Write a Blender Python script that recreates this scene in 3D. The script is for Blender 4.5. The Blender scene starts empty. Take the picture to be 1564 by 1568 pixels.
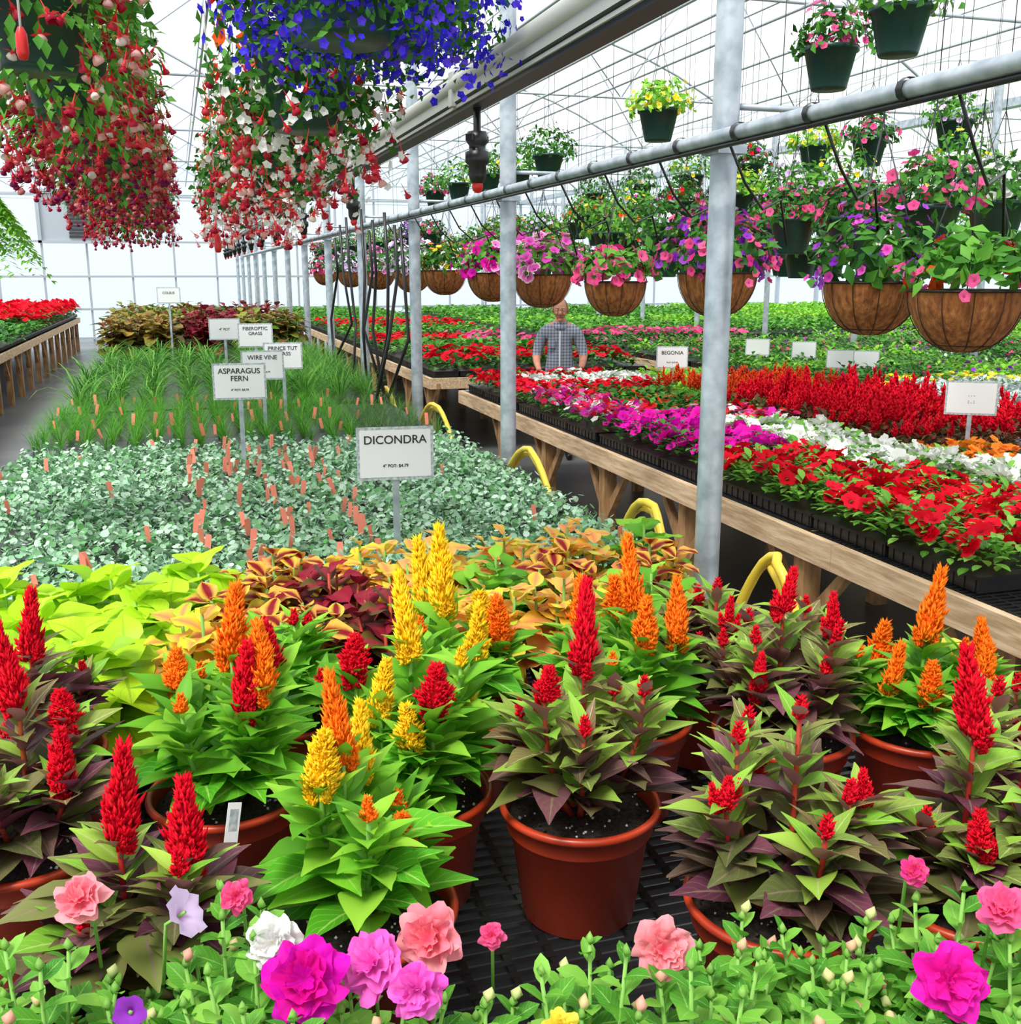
import bpy, math, random
import numpy as np
from mathutils import Vector, Matrix
rng=np.random.default_rng(11)
random.seed(5)
SC=bpy.context.scene
pi=math.pi

# ------------------------------------------------------------------ mesh building
class Tpl:
    def __init__(s,v,faces,mats=0,att=None,smooth=True,loops=None,sizes=None):
        s.v=np.asarray(v,float)
        if loops is None:
            s.sizes=np.array([len(f) for f in faces],int)
            s.loops=np.array([i for f in faces for i in f],int)
        else: s.loops=loops; s.sizes=sizes
        nf=len(s.sizes)
        s.mats=np.full(nf,mats,int) if np.isscalar(mats) else np.asarray(mats,int)
        s.att=np.zeros((len(s.v),3)) if att is None else np.asarray(att,float)
        s.smooth=np.full(nf,smooth) if np.isscalar(smooth) else np.asarray(smooth)

class MB:
    def __init__(s): s.V=[];s.L=[];s.S=[];s.M=[];s.A=[];s.SM=[];s.n=0
    def add(s,t,Ms,slot=None,off=0,rnd=None):
        Ms=np.asarray(Ms,float)
        if Ms.ndim==2: Ms=Ms[None]
        N=len(Ms)
        if N==0: return
        nv=len(t.v)
        V=np.einsum('nij,vj->nvi',Ms[:,:3,:3],t.v)+Ms[:,None,:3,3]
        s.V.append(V.reshape(-1,3))
        s.L.append((t.loops[None]+s.n+(np.arange(N)*nv)[:,None]).ravel())
        s.S.append(np.tile(t.sizes,N)); s.SM.append(np.tile(t.smooth,N))
        m=t.mats+off if slot is None else np.full(len(t.mats),slot)
        s.M.append(np.tile(m,N))
        A=np.tile(t.att,(N,1))
        r=rng.random(N) if rnd is None else np.broadcast_to(rnd,(N,))
        A[:,0]=(A[:,0]+np.repeat(r,nv))%1.0
        s.A.append(A); s.n+=N*nv
    def tpl(s):
        return Tpl(np.concatenate(s.V),None,np.concatenate(s.M),np.concatenate(s.A),np.concatenate(s.SM),np.concatenate(s.L),np.concatenate(s.S))
    def mesh(s,name,mats):
        t=s.tpl(); me=bpy.data.meshes.new(name)
        me.vertices.add(len(t.v)); me.vertices.foreach_set('co',t.v.ravel())
        me.loops.add(len(t.loops)); me.loops.foreach_set('vertex_index',t.loops)
        me.polygons.add(len(t.sizes))
        st=np.concatenate([[0],np.cumsum(t.sizes)[:-1]])
        me.polygons.foreach_set('loop_start',st)
        for m in mats: me.materials.append(m)
        me.polygons.foreach_set('material_index',t.mats)
        me.polygons.foreach_set('use_smooth',t.smooth.astype(bool))
        at=me.attributes.new('vc','FLOAT_VECTOR','POINT'); at.data.foreach_set('vector',t.att.ravel())
        me.update(calc_edges=True)
        return me
    def obj(s,name,mats,loc=(0,0,0),rz=0,parent=None):
        return link(name,s.mesh(name,mats),loc,rz,parent)

def link(name,me,loc=(0,0,0),rz=0,parent=None):
    o=bpy.data.objects.new(name,me); o.location=loc; o.rotation_euler=(0,0,rz)
    SC.collection.objects.link(o)
    if parent: o.parent=parent
    return o

def mats(pos,yaw=0,pitch=0,roll=0,scale=1):
    pos=np.atleast_2d(np.asarray(pos,float)); N=len(pos)
    f=lambda x: np.broadcast_to(np.asarray(x,float),(N,))
    y,p,r=f(yaw),f(pitch),f(roll)
    Z=np.zeros((N,3,3)); X=np.zeros((N,3,3)); Y=np.zeros((N,3,3))
    Z[:,0,0]=np.cos(y);Z[:,0,1]=-np.sin(y);Z[:,1,0]=np.sin(y);Z[:,1,1]=np.cos(y);Z[:,2,2]=1
    X[:,0,0]=1;X[:,1,1]=np.cos(p);X[:,1,2]=-np.sin(p);X[:,2,1]=np.sin(p);X[:,2,2]=np.cos(p)
    Y[:,1,1]=1;Y[:,0,0]=np.cos(r);Y[:,0,2]=np.sin(r);Y[:,2,0]=-np.sin(r);Y[:,2,2]=np.cos(r)
    R=Z@X@Y
    sc=np.asarray(scale,float)
    if sc.ndim==2: R=R*sc[:,None,:]
    else: R=R*f(sc)[:,None,None]
    M=np.zeros((N,4,4)); M[:,:3,:3]=R; M[:,:3,3]=pos; M[:,3,3]=1
    return M
def frames(pos,nrm,scale,jit=.3):
    N=len(pos); n=nrm+rng.normal(0,jit,(N,3)); n/=np.linalg.norm(n,axis=1)[:,None]
    r=rng.normal(0,1,(N,3)); x=np.cross(n,r); x/=np.linalg.norm(x,axis=1)[:,None]
    y=np.cross(n,x); M=np.zeros((N,4,4)); sc=np.broadcast_to(scale,(N,))
    M[:,:3,0]=x*sc[:,None];M[:,:3,1]=y*sc[:,None];M[:,:3,2]=n*sc[:,None];M[:,:3,3]=pos;M[:,3,3]=1
    return M
I4=np.eye(4)
def U(a,b,n=None): return rng.uniform(a,b,n)

def box(x0,x1,y0,y1,z0,z1):
    v=[(x,y,z) for x in(x0,x1) for y in(y0,y1) for z in(z0,z1)]
    f=[(0,1,3,2),(4,6,7,5),(0,4,5,1),(2,3,7,6),(0,2,6,4),(1,5,7,3)]
    return Tpl(v,f,smooth=False)
def lathe(prof,n=24,smooth=True,mats=0):
    v=[];f=[];at=[];m=[]
    for j,(r,z) in enumerate(prof):
        for i in range(n):
            a=2*pi*i/n; v.append((r*math.cos(a),r*math.sin(a),z)); at.append((0,j/(len(prof)-1),i/n))
    for j in range(len(prof)-1):
        for i in range(n):
            k=(i+1)%n; f.append((j*n+i,j*n+k,(j+1)*n+k,(j+1)*n+i)); m.append(mats if np.isscalar(mats) else mats[j])
    return Tpl(v,f,m,at,smooth)
def tube(mb,pts,r,slot=0,n=8):
    P=np.asarray(pts,float); k=len(P); rr=np.broadcast_to(r,(k,))
    T=np.gradient(P,axis=0); T/=np.linalg.norm(T,axis=1)[:,None]
    up=np.array([0,0,1.]) if abs(T[0,2])<.9 else np.array([1.,0,0])
    v=[];
    a=np.arange(n)*2*pi/n
    for i in range(k):
        x=np.cross(up,T[i]); 
        if np.linalg.norm(x)<1e-4: x=np.array([1.,0,0])
        x/=np.linalg.norm(x); y=np.cross(T[i],x)
        up=y
        v.append(P[i]+rr[i]*(np.cos(a)[:,None]*x+np.sin(a)[:,None]*y))
    v=np.concatenate(v)
    f=[(j*n+i,j*n+(i+1)%n,(j+1)*n+(i+1)%n,(j+1)*n+i) for j in range(k-1) for i in range(n)]
    f.append(tuple(range(n-1,-1,-1))); f.append(tuple((k-1)*n+i for i in range(n)))
    att=np.zeros((len(v),3)); att[:,1]=np.repeat(np.linspace(0,1,k),n)
    mb.add(Tpl(v,f,0,att),I4,slot=slot)
def leaf(L,W,n=5,droop=.6,fold=.15,pk=.4,cols=2,wave=0.,ye=1.25):
    us=np.linspace(-1,1,cols+1); v=[];at=[];y=z=0
    for i in range(n+1):
        t=i/n
        p=math.sin(pi/2*t/pk)**.8 if t<pk else max(0,math.cos(pi/2*(t-pk)/(1-pk)))**ye
        w=max(p,.05)*W/2; a=.3*droop-droop*t
        if i: y+=math.cos(a)*L/n; z+=math.sin(a)*L/n
        for u in us:
            v.append((u*w,y,z+abs(u)*w*fold*2+wave*W*math.sin(t*11+u*2.5)*abs(u))); at.append((0,t,abs(u)))
    c=cols+1
    f=[(i*c+j,i*c+j+1,(i+1)*c+j+1,(i+1)*c+j) for i in range(n) for j in range(cols)]
    return Tpl(v,f,0,at)
def disc(na=4,rings=(0,.3,.7,1),depth=.35,lobe=.12,wave=.08,nl=5,ph=0,up=0,irr=0):
    n=nl*na; v=[(0,0,-depth)];at=[(0,0,0)];f=[]
    for k,r in enumerate(rings[1:]):
        for i in range(n):
            a=2*pi*i/n; rr=r*(1+lobe*math.cos(nl*a)*r+irr*r*(math.sin(3*a+ph)*.6+math.sin(7*a+2*ph)*.5))
            z=-depth*(1-r)**2+wave*r*r*math.sin(nl*a*2+ph+k*.5)+up*r*r+irr*r*.7*math.sin(4*a+ph*3)
            v.append((rr*math.cos(a),rr*math.sin(a),z)); at.append((0,r,abs(math.sin(nl*a/2))))
    for i in range(n): f.append((0,1+i,1+(i+1)%n))
    for k in range(len(rings)-2):
        for i in range(n):
            j=(i+1)%n; f.append((1+k*n+i,1+(k+1)*n+i,1+(k+1)*n+j,1+k*n+j))
    return Tpl(v,f,0,at)
def spindle(h=.35,r=.28,n=4):
    v=[(0,0,0)]+[(r*math.cos(2*pi*i/n),r*math.sin(2*pi*i/n),h) for i in range(n)]+[(0,0,1)]
    f=[(0,1+(i+1)%n,1+i) for i in range(n)]+[(n+1,1+i,1+(i+1)%n) for i in range(n)]
    return Tpl(v,f,0,[(0,0,0)]+[(0,.4,0)]*n+[(0,1,0)])
def sphere(r=1,n=16,m=10):
    return lathe([(max(1e-4,r*math.sin(pi*j/m)),-r*math.cos(pi*j/m)) for j in range(m+1)],n)

# ------------------------------------------------------------------ materials
def nm(name):
    m=bpy.data.materials.new(name); m.use_nodes=True; nt=m.node_tree; nt.nodes.clear()
    return m,nt,nt.nodes,nt.links
def c4(c): return (c[0],c[1],c[2],1)
def mixrgb(N,L,fac,a,b,bt='MIX'):
    x=N.new('ShaderNodeMix'); x.data_type='RGBA'; x.blend_type=bt
    for s,val in ((x.inputs[0],fac),(x.inputs[6],a),(x.inputs[7],b)):
        if isinstance(val,bpy.types.NodeSocket): L.new(val,s)
        else: s.default_value=val if not isinstance(val,tuple) else c4(val)
    return x.outputs[2]
def maprng(N,L,val,a,b,c=0,d=1):
    x=N.new('ShaderNodeMapRange'); L.new(val,x.inputs[0])
    for i,k in zip((1,2,3,4),(a,b,c,d)): x.inputs[i].default_value=k
    return x.outputs[0]
def math_(N,L,op,a,b=None):
    x=N.new('ShaderNodeMath'); x.operation=op
    for i,k in enumerate((a,b)):
        if k is None: continue
        if isinstance(k,bpy.types.NodeSocket): L.new(k,x.inputs[i])
        else: x.inputs[i].default_value=k
    return x.outputs[0]
def organic(name,cols,trans=.3,rough=.5,inner=None,irng=(.2,.7),axis='u',tip=None,trng=(.5,1),veins=None,under=None,spec=.22,const=False):
    m,nt,N,L=nm(name)
    at=N.new('ShaderNodeAttribute'); at.attribute_name='vc'
    sp=N.new('ShaderNodeSeparateXYZ'); L.new(at.outputs['Vector'],sp.inputs[0])
    rp=N.new('ShaderNodeValToRGB'); L.new(sp.outputs[0],rp.inputs[0]); e=rp.color_ramp.elements
    if const: rp.color_ramp.interpolation='CONSTANT'
    k=len(cols)
    e[0].position=0; e[0].color=c4(cols[0]); e[1].position=1 if not const else (k-1)/k; e[1].color=c4(cols[-1])
    for i in range(1,k-1):
        q=e.new(i/(k-1) if not const else i/k); q.color=c4(cols[i])
    col=rp.outputs[0]
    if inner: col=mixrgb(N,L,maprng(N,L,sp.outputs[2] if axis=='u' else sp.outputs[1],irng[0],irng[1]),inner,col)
    if tip: col=mixrgb(N,L,maprng(N,L,sp.outputs[1],trng[0],trng[1]),col,tip)
    if veins:
        a=math_(N,L,'MULTIPLY',sp.outputs[1],8.); b=math_(N,L,'MULTIPLY',sp.outputs[2],2.2)
        fr=math_(N,L,'FRACT',math_(N,L,'SUBTRACT',a,b)); v1=math_(N,L,'LESS_THAN',fr,.12)
        v2=math_(N,L,'LESS_THAN',sp.outputs[2],.07); mx=math_(N,L,'MAXIMUM',math_(N,L,'MULTIPLY',v1,.35),math_(N,L,'MULTIPLY',v2,.8))
        col=mixrgb(N,L,mx,col,veins)
    if under:
        g=N.new('ShaderNodeNewGeometry'); col=mixrgb(N,L,g.outputs['Backfacing'],col,under)
    p=N.new('ShaderNodeBsdfPrincipled'); L.new(col,p.inputs['Base Color']); p.inputs['Roughness'].default_value=rough
    p.inputs['Specular IOR Level'].default_value=spec
    o=N.new('ShaderNodeOutputMaterial')
    if trans>0:
        t=N.new('ShaderNodeBsdfTranslucent'); L.new(col,t.inputs[0])
        mx=N.new('ShaderNodeMixShader'); mx.inputs[0].default_value=trans
        L.new(p.outputs[0],mx.inputs[1]); L.new(t.outputs[0],mx.inputs[2]); L.new(mx.outputs[0],o.inputs[0])
    else: L.new(p.outputs[0],o.inputs[0])
    return m
def plain(name,c,rough=.5,metal=0,c2=None,scale=20,bump=0,stretch=(1,1,1),spec=.5,detail=4):
    m,nt,N,L=nm(name)
    p=N.new('ShaderNodeBsdfPrincipled'); p.inputs['Roughness'].default_value=rough; p.inputs['Metallic'].default_value=metal
    p.inputs['Specular IOR Level'].default_value=spec; p.inputs['Base Color'].default_value=c4(c)
    if c2 or bump:
        tc=N.new('ShaderNodeTexCoord'); mp=N.new('ShaderNodeMapping'); mp.inputs['Scale'].default_value=stretch
        L.new(tc.outputs['Object'],mp.inputs[0]); nz=N.new('ShaderNodeTexNoise'); nz.inputs['Scale'].default_value=scale; nz.inputs['Detail'].default_value=detail
        L.new(mp.outputs[0],nz.inputs[0])
        if c2: L.new(mixrgb(N,L,maprng(N,L,nz.outputs[0],.35,.65),c,c2),p.inputs['Base Color'])
        if bump:
            b=N.new('ShaderNodeBump'); b.inputs['Strength'].default_value=bump; b.inputs['Distance'].default_value=.01
            L.new(nz.outputs[0],b.inputs['Height']); L.new(b.outputs[0],p.inputs['Normal'])
    o=N.new('ShaderNodeOutputMaterial'); L.new(p.outputs[0],o.inputs[0]); return m

galv=plain('galvanised_steel',(.34,.40,.45),.42,.5,(.56,.63,.68),14,.05)
railm=plain('rail_aluminium',(.58,.60,.57),.45,.1,(.42,.44,.41),5,0,(1,.1,1))
darkst_shade=plain('dark_steel_and_rail_shade',(.05,.055,.06),.45,.4)  # dark steel parts, and painted shade under the boom rail
frame_w=plain('white_frame_steel',(.45,.50,.54),.4,.3)
wood=plain('bench_wood',(.78,.58,.37),.7,0,(.50,.33,.18),9,.3,(6,.6,6))
wood2=plain('weathered_wood',(.55,.32,.14),.7,0,(.28,.14,.06),9,.3,(2,2,.6))
blk=plain('black_plastic',(.010,.010,.011),.35)
soil=plain('potting_soil',(.012,.009,.007),.95,0,(.05,.035,.025),120,.8)
terr=plain('terracotta_plastic',(.54,.052,.015),.36,0,(.38,.034,.010),6,0)
gpot=plain('green_plastic_pot',(.008,.05,.038),.35)
coco=plain('coco_liner',(.42,.16,.04),.95,0,(.19,.06,.014),60,1.2,(1,1,.4))
wirem_=plain('basket_wire',(.03,.02,.012),.5,.3)
yel=plain('yellow_hose',(.85,.62,.05),.35)
redp=plain('red_plastic',(.6,.01,.01),.35)
white_p=plain('white_card',(.85,.86,.86),.5)
greyb=plain('sign_border',(.30,.35,.37),.5,0,(.62,.66,.68),90)
ink=plain('black_ink',(.015,.015,.02),.6)
coral=plain('coral_plant_tag',(.95,.27,.18),.5)
skin=plain('skin',(.60,.27,.17),.5,0,(.50,.20,.13),20)
hairm=plain('grey_hair',(.45,.44,.42),.8,0,(.22,.21,.2),60,.4)
trou=plain('dark_trousers',(.03,.035,.06),.8)

G1=organic('petunia_leaf',[(.05,.24,.02),(.15,.44,.04),(.30,.62,.09)],.3,.5,veins=(.3,.58,.12))
Gd=organic('dark_foliage',[(.012,.075,.01),(.04,.18,.02),(.10,.33,.035)],.2,.5)
Gm=organic('medium_foliage',[(.03,.15,.015),(.09,.32,.03),(.18,.46,.05)],.25,.5)
Gl=organic('bright_foliage',[(.10,.34,.02),(.20,.54,.035),(.36,.68,.06)],.3,.45)
celG=organic('celosia_green_leaf',[(.06,.34,.015),(.15,.54,.025),(.32,.74,.045)],.32,.4,veins=(.42,.75,.14))
celB=organic('celosia_bronze_leaf',[(.11,.030,.055),(.19,.060,.09),(.10,.13,.035),(.10,.028,.05),(.20,.26,.05),(.16,.05,.075)],.15,.42,veins=(.24,.18,.12),under=(.24,.06,.12))
celT=organic('celosia_top_leaf',[(.16,.42,.03),(.32,.62,.06),(.24,.14,.08),(.18,.30,.05),(.42,.68,.08)],.28,.42,veins=(.5,.62,.2),under=(.30,.13,.13))
stemR=organic('red_stem',[(.55,.02,.03),(.4,.10,.03)],0,.5)
stemG=organic('green_stem',[(.2,.42,.08),(.25,.5,.1)],0,.5)
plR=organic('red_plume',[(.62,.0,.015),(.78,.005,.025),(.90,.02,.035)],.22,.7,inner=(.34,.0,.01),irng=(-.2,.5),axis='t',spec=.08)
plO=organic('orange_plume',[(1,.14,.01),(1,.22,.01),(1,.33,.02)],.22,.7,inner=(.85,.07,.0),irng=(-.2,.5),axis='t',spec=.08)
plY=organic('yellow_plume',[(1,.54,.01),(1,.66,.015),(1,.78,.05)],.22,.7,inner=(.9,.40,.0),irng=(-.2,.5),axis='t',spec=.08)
colY=organic('coleus_leaf',[(.75,.60,.04),(.90,.46,.08),(.55,.62,.04),(.90,.34,.10)],.25,.45,inner=(.26,.008,.015),irng=(.25,.7))
colY2=organic('coleus_gold_leaf',[(.78,.72,.04),(.95,.56,.07),(.50,.66,.04),(.95,.45,.14)],.3,.45,inner=(.85,.28,.12),irng=(.0,.6))
colR=organic('coleus_wine_leaf',[(.16,.005,.02),(.28,.01,.03),(.07,.01,.015),(.12,.09,.02)],.2,.5,inner=(.33,.02,.04),irng=(.0,.6))
colRust=organic('coleus_rust_leaf',[(.28,.06,.02),(.20,.20,.03),(.40,.26,.04),(.08,.10,.02)],.2,.5)
colMix=organic('coleus_mixed_leaf',[(.07,.18,.02),(.35,.34,.04),(.22,.03,.03),(.10,.25,.03)],.2,.5)
lime=organic('lime_leaf',[(.46,.76,.02),(.60,.88,.035),(.34,.64,.03)],.35,.42,veins=(.34,.55,.03))
dic=organic('dichondra_leaf',[(.12,.38,.10),(.36,.62,.40),(.66,.84,.68),(.08,.28,.06),(.50,.72,.54)],.12,.45)
fernm=organic('asparagus_fern_leaf',[(.03,.20,.01),(.09,.34,.02),(.18,.50,.05)],.3,.6)
wirem=organic('wire_vine_leaf',[(.03,.12,.02),(.08,.24,.04),(.16,.32,.08)],.3,.6)
grassm=organic('grass_blade',[(.02,.12,.012),(.08,.30,.03),(.22,.48,.08)],.3,.5)
silver=organic('dusty_miller_leaf',[(.45,.53,.5),(.6,.68,.65)],.1,.7)
def fl(name,cols,inner=None,irng=(0,.35),**k): return organic(name,cols,.3,.6,inner=inner,irng=irng,axis='t',spec=.12,**k)
fRed=fl('red_petal',[(.66,.0,.012),(.80,.005,.02),(.88,.01,.04)],(.2,.0,.01))
fWhite=fl('white_petal',[(.85,.85,.82),(.92,.92,.9)],(.75,.8,.4),(0,.3))
fMag=fl('magenta_petal',[(.78,.005,.36),(.90,.02,.48),(.68,.005,.48)],(.40,.0,.2))
fPink=fl('pink_petal',[(.88,.08,.26),(.95,.16,.36),(.8,.04,.28)],(.5,.02,.1))
fLP=fl('light_pink_petal',[(.95,.26,.34),(.97,.40,.44)],(.85,.06,.16),(0,.8))
fLil=fl('lilac_petal',[(.75,.55,.88),(.82,.65,.92)],(.5,.2,.6))
fHotL=fl('orchid_petal',[(.88,.10,.58),(.93,.20,.68)],(.65,.02,.38),(0,.7))
fPW=fl('pink_white_petal',[(.8,.1,.5),(.9,.25,.6)],(.3,.0,.2),tip=(.95,.8,.9),trng=(.75,1))
fPur=fl('purple_petal',[(.25,.02,.5),(.35,.05,.6),(.45,.1,.65)],(.15,.0,.3))
fBlue=fl('lobelia_petal',[(.03,.02,.55),(.06,.04,.85),(.14,.06,.75)],(.4,.4,.9),(0,.12))
fYel=fl('yellow_petal',[(.9,.7,.02),(.95,.8,.1)],(.6,.35,.01))
fOr=fl('orange_petal',[(.95,.2,.02),(1,.32,.03)],(.6,.1,.01))
fOrR=fl('vermilion_petal',[(.8,.05,.01),(.95,.15,.02),(.7,.01,.02)],(.4,.02,.01))
fMix=fl('mixed_petal',[(.7,.01,.02),(.85,.1,.4),(.8,.03,.5),(.9,.85,.85),(.75,.02,.1)],const=True)
fSep=organic('fuchsia_sepal',[(.60,.01,.02),(.78,.03,.04),(.85,.12,.10)],.25,.4)
fBell=organic('fuchsia_bell',[(.88,.50,.46),(.6,.03,.06),(.9,.78,.72),(.45,.01,.04),(.7,.05,.08)],.25,.45,const=True)
fSepD=organic('dark_fuchsia_sepal',[(.45,.005,.02),(.66,.015,.04),(.75,.06,.08)],.25,.4)
fBellD=organic('dark_fuchsia_bell',[(.45,.02,.06),(.25,.01,.10),(.8,.28,.28),(.40,.01,.03)],.25,.45,const=True)
wineL=organic('wine_leaf',[(.2,.03,.03),(.1,.12,.03)],.2)
bud=organic('petunia_bud',[(.8,.35,.3),(.75,.7,.3),(.6,.75,.3)],.2,.5)

# ------------------------------------------------------------------ templates
L_cel=leaf(.14,.072,7,.6,.16,.36,4,.02)
L_cel2=leaf(.10,.034,5,.4,.2,.35,2)
L_col=leaf(.13,.10,7,.9,.1,.42,4,.07,.8)
L_colS=leaf(.12,.095,4,.9,.1,.42,2,.05,.8)
L_lime=leaf(.19,.16,7,.9,.1,.32,4,.04,.9)
L_pet=leaf(.050,.028,4,.5,.12,.5,2,0,.7)
L_lo=leaf(.06,.032,2,.6,.12,.5,2,0,.8)
L_lo1=leaf(.08,.05,2,.6,.15,.5,2,0,.8)
D_hi=disc(4,(0,.15,.4,.75,1),.5,.10,.09)
D_mid=disc(3,(0,.3,.7,1),.4,.12,.1)
D_lo=disc(2,(0,.45,1),.35,.14,.1)
def mk_double():
    mb=MB()
    for k,(s,z,u) in enumerate([(1,0,-.05),(.94,.08,.1),(.76,.17,.3),(.6,.24,.55),(.44,.28,.9),(.3,.3,1.2)]):
        mb.add(disc(8,(0,.25,.5,.75,.9,1),.25,.12,.12+.05*k,5,k*1.7+U(0,3),u,.15),mats([(0,0,z)],yaw=k*.9+U(0,1),pitch=U(-.28,.28),roll=U(-.28,.28),scale=s),rnd=U(0,1)*.5)
    return mb.tpl()
DBL=[mk_double() for _ in range(3)]
def mk_plume(n=800,rb=.16,sz=.095,sr=.15):
    mb=MB(); core=lathe([(.03,-.02),(rb*.7,.1),(rb*.66,.3),(rb*.42,.6),(rb*.18,.85),(.005,.97)],8)
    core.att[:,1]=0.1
    mb.add(core,I4,rnd=.5)
    h=U(0,1,n)**.9*.93; a=U(0,2*pi,n); r=rb*(1-h)**.85*(1-np.exp(-(h+.05)*10))*U(.6,1.15,n)
    r*=1+.34*np.sin(a*3+h*8)*np.sin(h*17+a)
    pos=np.c_[r*np.cos(a),r*np.sin(a),h]
    nr=np.c_[np.cos(a)*.6,np.sin(a)*.6,np.ones(n)*1.1]
    mb.add(spindle(.35,sr),frames(pos,nr,(sz*1.15-.3*sz*h)*U(.6,1.7,n),.16))
    return mb.tpl()
PL=[mk_plume(rb=.165),mk_plume(rb=.205),mk_plume(rb=.145)]
PLm=mk_plume(110,.22,.2,.2); PLlo=mk_plume(24,.14,.2,.26)
def mk_fuch():
    mb=MB()
    mb.add(lathe([(.001,.05),(.0015,.018),(.0045,.012),(.005,0)],5),I4,slot=0,rnd=.1)
    for k in range(4): mb.add(leaf(.024,.012,2,.3,.1,.4),mats([(0,0,0)],yaw=k*pi/2,pitch=.15),slot=0,rnd=.2)
    mb.add(lathe([(.005,0),(.011,-.006),(.014,-.015),(.010,-.019)],6),I4,slot=1,rnd=0)
    return mb.tpl()
FU=mk_fuch()

def plant(nl,lt,R,H,nf,ft,fs,ls=1,tilt=.45,fz=None):
    mb=MB(); a=U(0,2*pi,nl); r=R*np.sqrt(U(0,1,nl))*.8; z=H*U(.25,1,nl)*(1-.4*(r/R)**2)
    mb.add(lt,mats(np.c_[r*np.cos(a),r*np.sin(a),z],a-pi/2+U(-.8,.8,nl),U(-.2,.9,nl),0,ls*U(.7,1.2,nl)),slot=0)
    if nf:
        a=U(0,2*pi,nf); r=R*np.sqrt(U(0,1,nf)); zz=(fz or H)*U(.95,1.15,nf)-.35*H*(r/R)**2
        nr=np.c_[np.cos(a)*r/R*.8,np.sin(a)*r/R*.8-.25,np.ones(nf)*.9]
        mb.add(ft,frames(np.c_[r*np.cos(a),r*np.sin(a),zz],nr,fs*U(.8,1.15,nf),tilt*.6),slot=1)
    return mb.tpl()
def spikeplant(nl,R,H,ns,lo=True,ls=1):
    mb=MB(); a=U(0,2*pi,nl); r=R*np.sqrt(U(0,1,nl))*.8; z=H*U(.2,.8,nl)
    mb.add(L_lo,mats(np.c_[r*np.cos(a),r*np.sin(a),z],a-pi/2,U(0,1,nl),0,ls*U(.8,1.3,nl)),slot=0)
    a=U(0,2*pi,ns); r=R*.7*np.sqrt(U(0,1,ns))
    mb.add(PLlo,mats(np.c_[r*np.cos(a),r*np.sin(a),H*U(.7,.95,ns)],a,U(-.2,.2,ns),0,np.c_[[.10]*ns,[.10]*ns,U(.08,.14,ns)]),slot=1)
    return mb.tpl()
def tray():
    mb=MB()
    mb.add(box(-.135,.135,-.265,.265,0,.05),I4,slot=0)
    mb.add(box(-.142,.142,-.272,.272,.05,.062),I4,slot=0)
    for k in range(9):
        mb.add(box(-.139,.139,-.25+k*.06,-.235+k*.06,.0,.05),I4,slot=0)
    return mb.tpl()
TRAY=tray()
def gpos(x0,x1,y0,y1,sp,jit=.25,z=0):
    xs=np.arange(x0+sp/2,x1,sp); ys=np.arange(y0+sp/2,y1,sp)
    X,Y=np.meshgrid(xs,ys); P=np.c_[X.ravel(),Y.ravel(),np.full(X.size,z)]
    P[:,:2]+=U(-jit*sp,jit*sp,(len(P),2)); return P
def bedm(name,groups,z=.86):
    """groups: (rects, templates, leaf mat, flower mat, spacing, scale range)"""
    mb=MB(); ml=[blk]
    for rects,tpls,lm_,fm_,sp,sc in groups:
        off=len(ml); ml+=[lm_,fm_]
        for (x0,x1,y0,y1) in rects:
            P=gpos(x0,x1,y0,y1,sp,z=z+.055); ch=rng.integers(0,len(tpls),len(P))
            for i,t in enumerate(tpls):
                Q=P[ch==i]
                if len(Q): mb.add(t,mats(Q,U(0,2*pi,len(Q)),0,0,U(sc[0],sc[1],len(Q))),off=off)
            nx=max(1,round((x1-x0)/.29)); ny=max(1,round((y1-y0)/.56))
            X,Y=np.meshgrid(x0+(np.arange(nx)+.5)*(x1-x0)/nx,y0+(np.arange(ny)+.5)*(y1-y0)/ny)
            n=X.size; Sx=(x1-x0)/nx/.286; Sy=(y1-y0)/ny/.548
            mb.add(TRAY,mats(np.c_[X.ravel(),Y.ravel(),np.full(n,z+.004)],0,0,0,np.tile([Sx*.99,Sy*.99,1],(n,1))),slot=0)
    return mb.obj(name,ml)
def bed(name,rects,tpls,matl,sp,z=.86,sc=(.85,1.15)):
    return bedm(name,[(rects,tpls,matl[0],matl[1],sp,sc)],z)

# ------------------------------------------------------------------ camera
cam=bpy.data.cameras.new('camera'); co=bpy.data.objects.new('camera',cam); SC.collection.objects.link(co)
cam.sensor_width=36; cam.sensor_fit='HORIZONTAL'; cam.lens=36.83; cam.clip_start=.05; cam.clip_end=200
co.location=(0,0,2); co.rotation_euler=(math.radians(90-12.88),0,math.radians(-17.4)); SC.camera=co
try:
    SC.view_settings.view_transform='Standard'; SC.view_settings.look='None'
except Exception as e: print(e)

# ------------------------------------------------------------------ world + sun
w=bpy.data.worlds.new('overcast_sky'); SC.world=w; w.use_nodes=True
bg=w.node_tree.nodes['Background']; bg.inputs[0].default_value=(.96,.98,1,1); bg.inputs[1].default_value=1.25
sun=bpy.data.lights.new('sun','SUN'); sun.energy=4.7; sun.angle=math.radians(22); sun.color=(1,.98,.94)
so=bpy.data.objects.new('sun',sun); so.rotation_euler=(math.radians(20),math.radians(-26),0); SC.collection.objects.link(so)

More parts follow.
